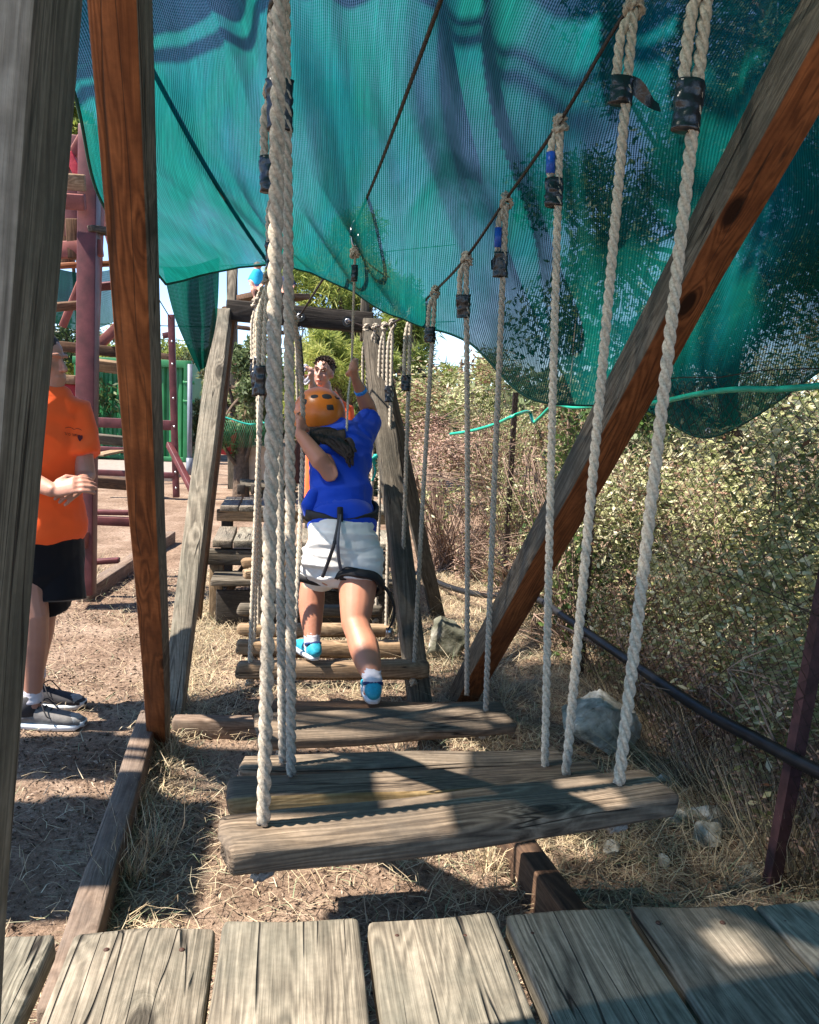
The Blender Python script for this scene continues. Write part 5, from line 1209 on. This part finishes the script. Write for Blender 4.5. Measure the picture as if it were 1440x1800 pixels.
# ------------------------------------------------------------------ vegetation
lm_hedge = leafmat('hedge_leaf', [(0, (.15,.08,.05)), (.18, (.44,.28,.20)), (.28, (.14,.17,.06)), (.46, (.30,.33,.14)), (.68, (.58,.58,.33)), (1, (.85,.80,.60))], .4, .4)
lm_dark = leafmat('dark_leaf', [(0, (.03,.06,.018)), (.5, (.06,.115,.03)), (.85, (.12,.18,.05)), (1, (.30,.32,.10))], .3, .4)
lm_dry = leafmat('dry_leaf', [(0, (.14,.07,.05)), (.4, (.36,.23,.175)), (.7, (.52,.38,.30)), (.85, (.17,.18,.08)), (1, (.5,.40,.28))], .2, .7)
lm_pine = leafmat('pine_needles', [(0, (.06,.09,.02)), (.4, (.17,.23,.045)), (.75, (.36,.40,.09)), (1, (.50,.50,.16))], .45, .6)
lm_olive = leafmat('olive_leaf', [(0, (.05,.08,.03)), (.5, (.14,.19,.08)), (.8, (.28,.32,.16)), (.93, (.36,.18,.12)), (1, (.45,.40,.28))], .35, .6)
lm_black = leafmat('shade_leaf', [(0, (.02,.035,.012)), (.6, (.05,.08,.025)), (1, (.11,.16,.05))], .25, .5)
def cloud(clumps, n, size, flat=.7):
    """clumps: list of (centre, radius xyz, weight)"""
    w_ = np.array([c[2] for c in clumps], float); w_ /= w_.sum(); idx = rng.choice(len(clumps), n, p=w_)
    Cc = np.array([list(c[0]) for c in clumps]); Rr = np.array([list(c[1]) for c in clumps])
    d = rdir(n); r = rng.random(n)**(1/2.2)
    return Cc[idx] + d*r[:, None]*Rr[idx], idx
def foliage(parent, clumps, n, ls, mat, name='crown', aspect=.42, clip=None, vary=.25, droop=0.0, rb=0):
    P, idx = cloud(clumps, n, ls)
    zf = .45 if 'hedge' in mat.name or 'dry' in mat.name else 1.0
    if clip is not None: P, idx = P[clip(P)], idx[clip(P)]
    N = len(P); D = rdir(N, zf); D[:, 2] -= droop; D /= np.linalg.norm(D, axis=1)[:, None]; L = ls*rng.uniform(.55, 1.3, N); D *= L[:, None]
    Wd = np.cross(D, rdir(N) + np.array([0, 0, 1.2 if zf < 1 else 0])); Wd *= (L*aspect*.5/np.maximum(1e-6, np.linalg.norm(Wd, axis=1)))[:, None]
    cv = rng.normal(0, vary*.5, len(clumps))[idx]; rn = np.clip(rng.normal(.5+rb, vary, N)+cv, 0, 1)
    return quads(name, P, D, Wd, 'leaf', mat, rn, parent=parent)
def twigs(parent, segs, name='branch', mat='twig'):
    mb = MB()
    for pts, r in segs: tube(mb, pts, [r*(1-.6*i/(len(pts)-1)) for i in range(len(pts))], 5)
    return mb.build(name, M[mat], parent)
def rv(s_=1): return V((random.gauss(0, s_), random.gauss(0, s_), random.gauss(0, s_)))
def shrub(label, base, rad, n, ls, mat, h, nclump=16, ntw=40, seed=0, aspect=.36, kind='shrub', vary=.22, rb=0, twr=.003, clumpr=.27):
    random.seed(seed); base = V(base); base.z = gz(base.x, base.y); t = thing(kind, base, label, 'shrub' if kind == 'shrub' else kind, None)
    cl = []
    for k in range(nclump):
        d = V((random.uniform(-1,1), random.uniform(-1,1), random.uniform(0,1))); 
        c = base + V((d.x*rad[0], d.y*rad[1], .08+d.z*h*(1-.35*(d.x**2+d.y**2)/2))); r = random.uniform(.6, 1.2)*clumpr
        cl.append((c, (r*rad[0]*1.1+.05, r*rad[1]*1.1+.05, r*h*.55+.05), random.uniform(.6, 1.4)))
    foliage(t, cl, n, ls, mat, 'foliage', aspect, vary=vary, rb=rb, clip=lambda P: P[:, 0] > fence_clip(P[:, 1]))
    sg = []
    for k in range(ntw):
        c = random.choice(cl)[0]; a = base+V((random.uniform(-.3,.3)*rad[0], random.uniform(-.3,.3)*rad[1], 0)); e = c+rv(.12)
        if e.x < fence_x(e.y)+.03: e.x = fence_x(e.y)+.05
        sg.append((smooth_path([a, a.lerp(c, .5)+rv(.05), c, e], 3), random.uniform(.6, 1.4)*twr))
    twigs(t, sg, 'stems'); return t
def fence_clip(y): return np.where(y < 6.6, FA.x + (FB.x-FA.x)*(y-FA.y)/(FB.y-FA.y)+.015, -9)
shrub('bright olive green bush behind the fence, nearest the right edge of the picture', (2.35, 2.1, 0), (.65, .9), 17000, .046, lm_hedge, 1.5, 34, 90, 1)
shrub('cream flecked bush behind the fence in the middle of the hedge', (2.15, 3.3, 0), (.75, .9), 20000, .046, lm_hedge, 1.45, 38, 110, 2, rb=.04)
shrub('olive bush behind the fence, beside the crossing of hose and slanting leg', (1.95, 4.5, 0), (.7, .8), 16000, .046, lm_hedge, 1.35, 34, 90, 3, rb=-.02)
shrub('olive and brown bush beyond the ropes at the far end of the fence', (1.85, 5.9, 0), (.6, .8), 16000, .046, lm_hedge, 1.45, 30, 110, 4, twr=.004, rb=-.16)
shrub('dry thorny tangle right of the far frame leg', (1.45, 7.3, 0), (.55, .7), 14000, .032, lm_dry, 1.30, 18, 170, 5, kind='thorn_bush', twr=.005)
shrub('second row bush of pale leaves rising behind the hedge at right', (3.6, 3.2, 0), (1.1, 1.6), 26000, .035, lm_hedge, 1.8, 30, 60, 6)
shrub('grey green bush growing far behind the brown bush', (3.1, 7.0, 0), (1.0, 1.2), 20000, .05, lm_hedge, 1.3, 24, 50, 7, rb=-.1)
shrub('olive bush closing the view behind the thorny tangle', (2.6, 9.5, 0), (1.3, 1.2), 16000, .07, lm_hedge, 1.75, 26, 50, 11, rb=-.1)
shrub('tall olive bush high on the bank above the hedge', (5.4, 7.0, 0), (1.6, 2.0), 24000, .065, lm_hedge, 2.0, 34, 50, 12, rb=-.05)
shrub('olive bush on the bank at the far right', (5.6, 3.6, 0), (1.3, 1.6), 20000, .06, lm_hedge, 1.6, 30, 50, 13)
shrub('dark green leafy sapling showing below the far edge of the net', (1.75, 4.9, 0), (.38, .45), 5200, .055, lm_dark, 2.35, 20, 30, 8, aspect=.6, twr=.006, clumpr=.42)
shrub('low dry creeper at the foot of the fence', (1.85, 3.0, 0), (.28, 1.1), 9000, .03, lm_dry, .45, 22, 60, 9)
shrub('dry leaves caught behind the fence near the rusty post', (1.75, 1.9, 0), (.4, .6), 9000, .03, lm_dry, .6, 20, 70, 10, rb=.15)
def tree(label, base, H, cc, cr, n, ls, mat, tr, nclump=26, seed=0, aspect=.35, lean=(0,0), kind='tree', vary=.22, rb=0, clumps=.33, trunk_m='bark', nl=None):
    random.seed(seed); base = V(base); t = thing(kind, base, label, 'tree')
    cc = V(cc); top = V((cc.x, cc.y, cc.z+cr[2]*.3)); mid = base.lerp(top, .5)+V((lean[0], lean[1], 0))
    mb = MB(); P = smooth_path([base-V((0,0,.2)), mid, top], 8); tube(mb, P, [tr*(1-.75*i/(len(P)-1))*(1+.06*noise.noise(V((i,0,seed)))) for i in range(len(P))], 10); mb.build('trunk', M[trunk_m], t)
    cl = []; sg = []
    for k in range(nclump):
        d = rv().normalized()*random.random()**.4; c = cc+V((d.x*cr[0], d.y*cr[1], d.z*cr[2])); r = random.uniform(.55, 1.2)*clumps
        cl.append((c, (r*cr[0], r*cr[1], r*cr[2]*.75), random.uniform(.5, 1.4)*r))
        st = P[random.randint(len(P)//3, len(P)-2)]; sg.append((smooth_path([st, st.lerp(c, .5)+rv(.06*cr[0]), c], 4), tr*.28))
    twigs(t, sg, 'limbs', trunk_m); foliage(t, cl, n, ls, mat, 'crown', aspect, vary=vary, rb=rb); return t
# distances: behind the course
def far_tree(label, px, pytop, pybase, Y, wpx, n, ls, mat, seed, **kw):
    tp = PT(px, pytop, Y); bs = PT(px, pybase, Y); hw = wpx/2*Y/1442; H = (tp.z-bs.z)/2
    return tree(label, (bs.x, Y, 0), tp.z, (bs.x, Y, bs.z+H), (hw, hw, H), n, ls, mat, kw.pop('tr', .15), seed=seed, **kw)
pk_ = dict(kind='pine_tree', aspect=.10, vary=.2, clumps=.30)
far_tree('tall yellow green pine with its crown above the far crossbeam', 610, 380, 700, 15, 250, 26000, .20, lm_pine, 21, tr=.2, nclump=34, **pk_)
far_tree('pine with dark inner limbs right of the far frame', 715, 470, 760, 13, 150, 15000, .17, lm_pine, 22, tr=.16, nclump=22, rb=-.12, **pk_)
far_tree('sparse pine tops against the sky under the net edge', 805, 560, 760, 18, 120, 6000, .2, lm_pine, 23, tr=.1, nclump=10, **pk_)
far_tree('bright pine foliage low behind the boy', 590, 580, 800, 11, 210, 17000, .14, lm_pine, 24, tr=.15, nclump=26, rb=.05, **pk_)
far_tree('olive tree beyond the far left leg', 425, 590, 800, 12, 150, 16000, .085, lm_olive, 25, tr=.14, nclump=26)
far_tree('wispy tree tips showing left of the far frame', 362, 585, 720, 24, 80, 4500, .10, lm_olive, 26, tr=.1, nclump=10, rb=.15)
far_tree('grey green tree behind the plywood box', 470, 650, 850, 13, 170, 15000, .09, lm_olive, 27, tr=.13, nclump=22)
far_tree('trees above the container at left', 240, 560, 700, 25, 260, 12000, .14, lm_pine, 28, tr=.15, nclump=20, rb=-.05)
far_tree('tree glimpsed above the red tower', 140, 190, 260, 14, 70, 3000, .14, lm_pine, 29, tr=.08, nclump=8)
far_tree('round tree far behind the right of the boy', 680, 650, 880, 14, 200, 14000, .11, lm_olive, 30, tr=.13, nclump=20)
far_tree('leafy bush beside the drain pipe', 352, 700, 800, 20, 40, 5000, .10, lm_olive, 31, tr=.05, nclump=10, rb=.1)
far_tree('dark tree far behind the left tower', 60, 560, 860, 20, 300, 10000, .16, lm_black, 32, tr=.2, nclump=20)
# tree hanging over the net at right
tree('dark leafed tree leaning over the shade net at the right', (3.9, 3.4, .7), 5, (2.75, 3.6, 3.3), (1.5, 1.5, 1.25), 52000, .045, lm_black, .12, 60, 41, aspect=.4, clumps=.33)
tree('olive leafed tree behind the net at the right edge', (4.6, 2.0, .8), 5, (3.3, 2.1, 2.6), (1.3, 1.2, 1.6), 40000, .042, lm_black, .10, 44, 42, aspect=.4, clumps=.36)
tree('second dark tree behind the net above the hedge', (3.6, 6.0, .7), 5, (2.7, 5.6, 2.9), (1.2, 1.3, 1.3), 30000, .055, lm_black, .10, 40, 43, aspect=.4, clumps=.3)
tree('unseen tree added left of the frame, its boughs placed to shade the right of the net', (-7.5, 4.5, 0), 5, (-.3, 1.9, 5.9), (1.2, .9, .6), 15000, .06, lm_black, .12, 22, 52, aspect=.4, clumps=.24)  # out of view, added so its shadow darkens the net
# far wooded hills closing the view below the horizon
P, _ = cloud([(V((rng.uniform(-60, 90), rng.uniform(34, 60), 1.6)), (9, 5, 2.6), 1) for _ in range(60)], 60000, 1)
N = len(P); D = rdir(N)*.6; Wd = np.cross(D, rdir(N)); Wd *= .16/np.linalg.norm(Wd, axis=1)[:, None]
tag(quads('distant_wood', P, D, Wd, 'leaf', lm_olive, rng.random(N)*.8), 'far line of scrub and trees closing the view', kind='stuff')
# green wire fence in the distance
t = thing('green_wire_fence', PT(420, 780, 10), 'green wire fence with a turquoise hose far behind the platform', 'fence')
mb = MB()
for i in range(22):
    x = 385+i*4; tube(mb, [PT(x, 738, 10), PT(x+18, 785, 10)], .0022, 3); tube(mb, [PT(x+18, 740, 10), PT(x, 787, 10)], .0022, 3)
tag(mb.build('wire_mesh', simple('green_wire', (.04,.25,.12), .5), t), kind='stuff')
mb = MB(); tube(mb, smooth_path([PT(385, 730, 9.9), PT(410, 738, 9.9), PT(440, 746, 9.9), PT(470, 742, 9.9)], 5), .009, 6); mb.build('hose', M['cyanrope'], t)
# turquoise cord knotted at the far right post
mb = MB(); tube(mb, smooth_path([PT(658, 800, 4.3), PT(663, 803, 4.28), PT(657, 812, 4.3), PT(660, 830, 4.3), PT(654, 846, 4.3)], 5), .006, 6); tube(mb, smooth_path([PT(662, 800, 4.3), PT(655, 808, 4.28), PT(660, 815, 4.3)], 5), .009, 6)
tag(mb.build('turquoise_cord', M['cyanrope']), 'scrap of turquoise cord knotted on the far right ropes', 'cord')
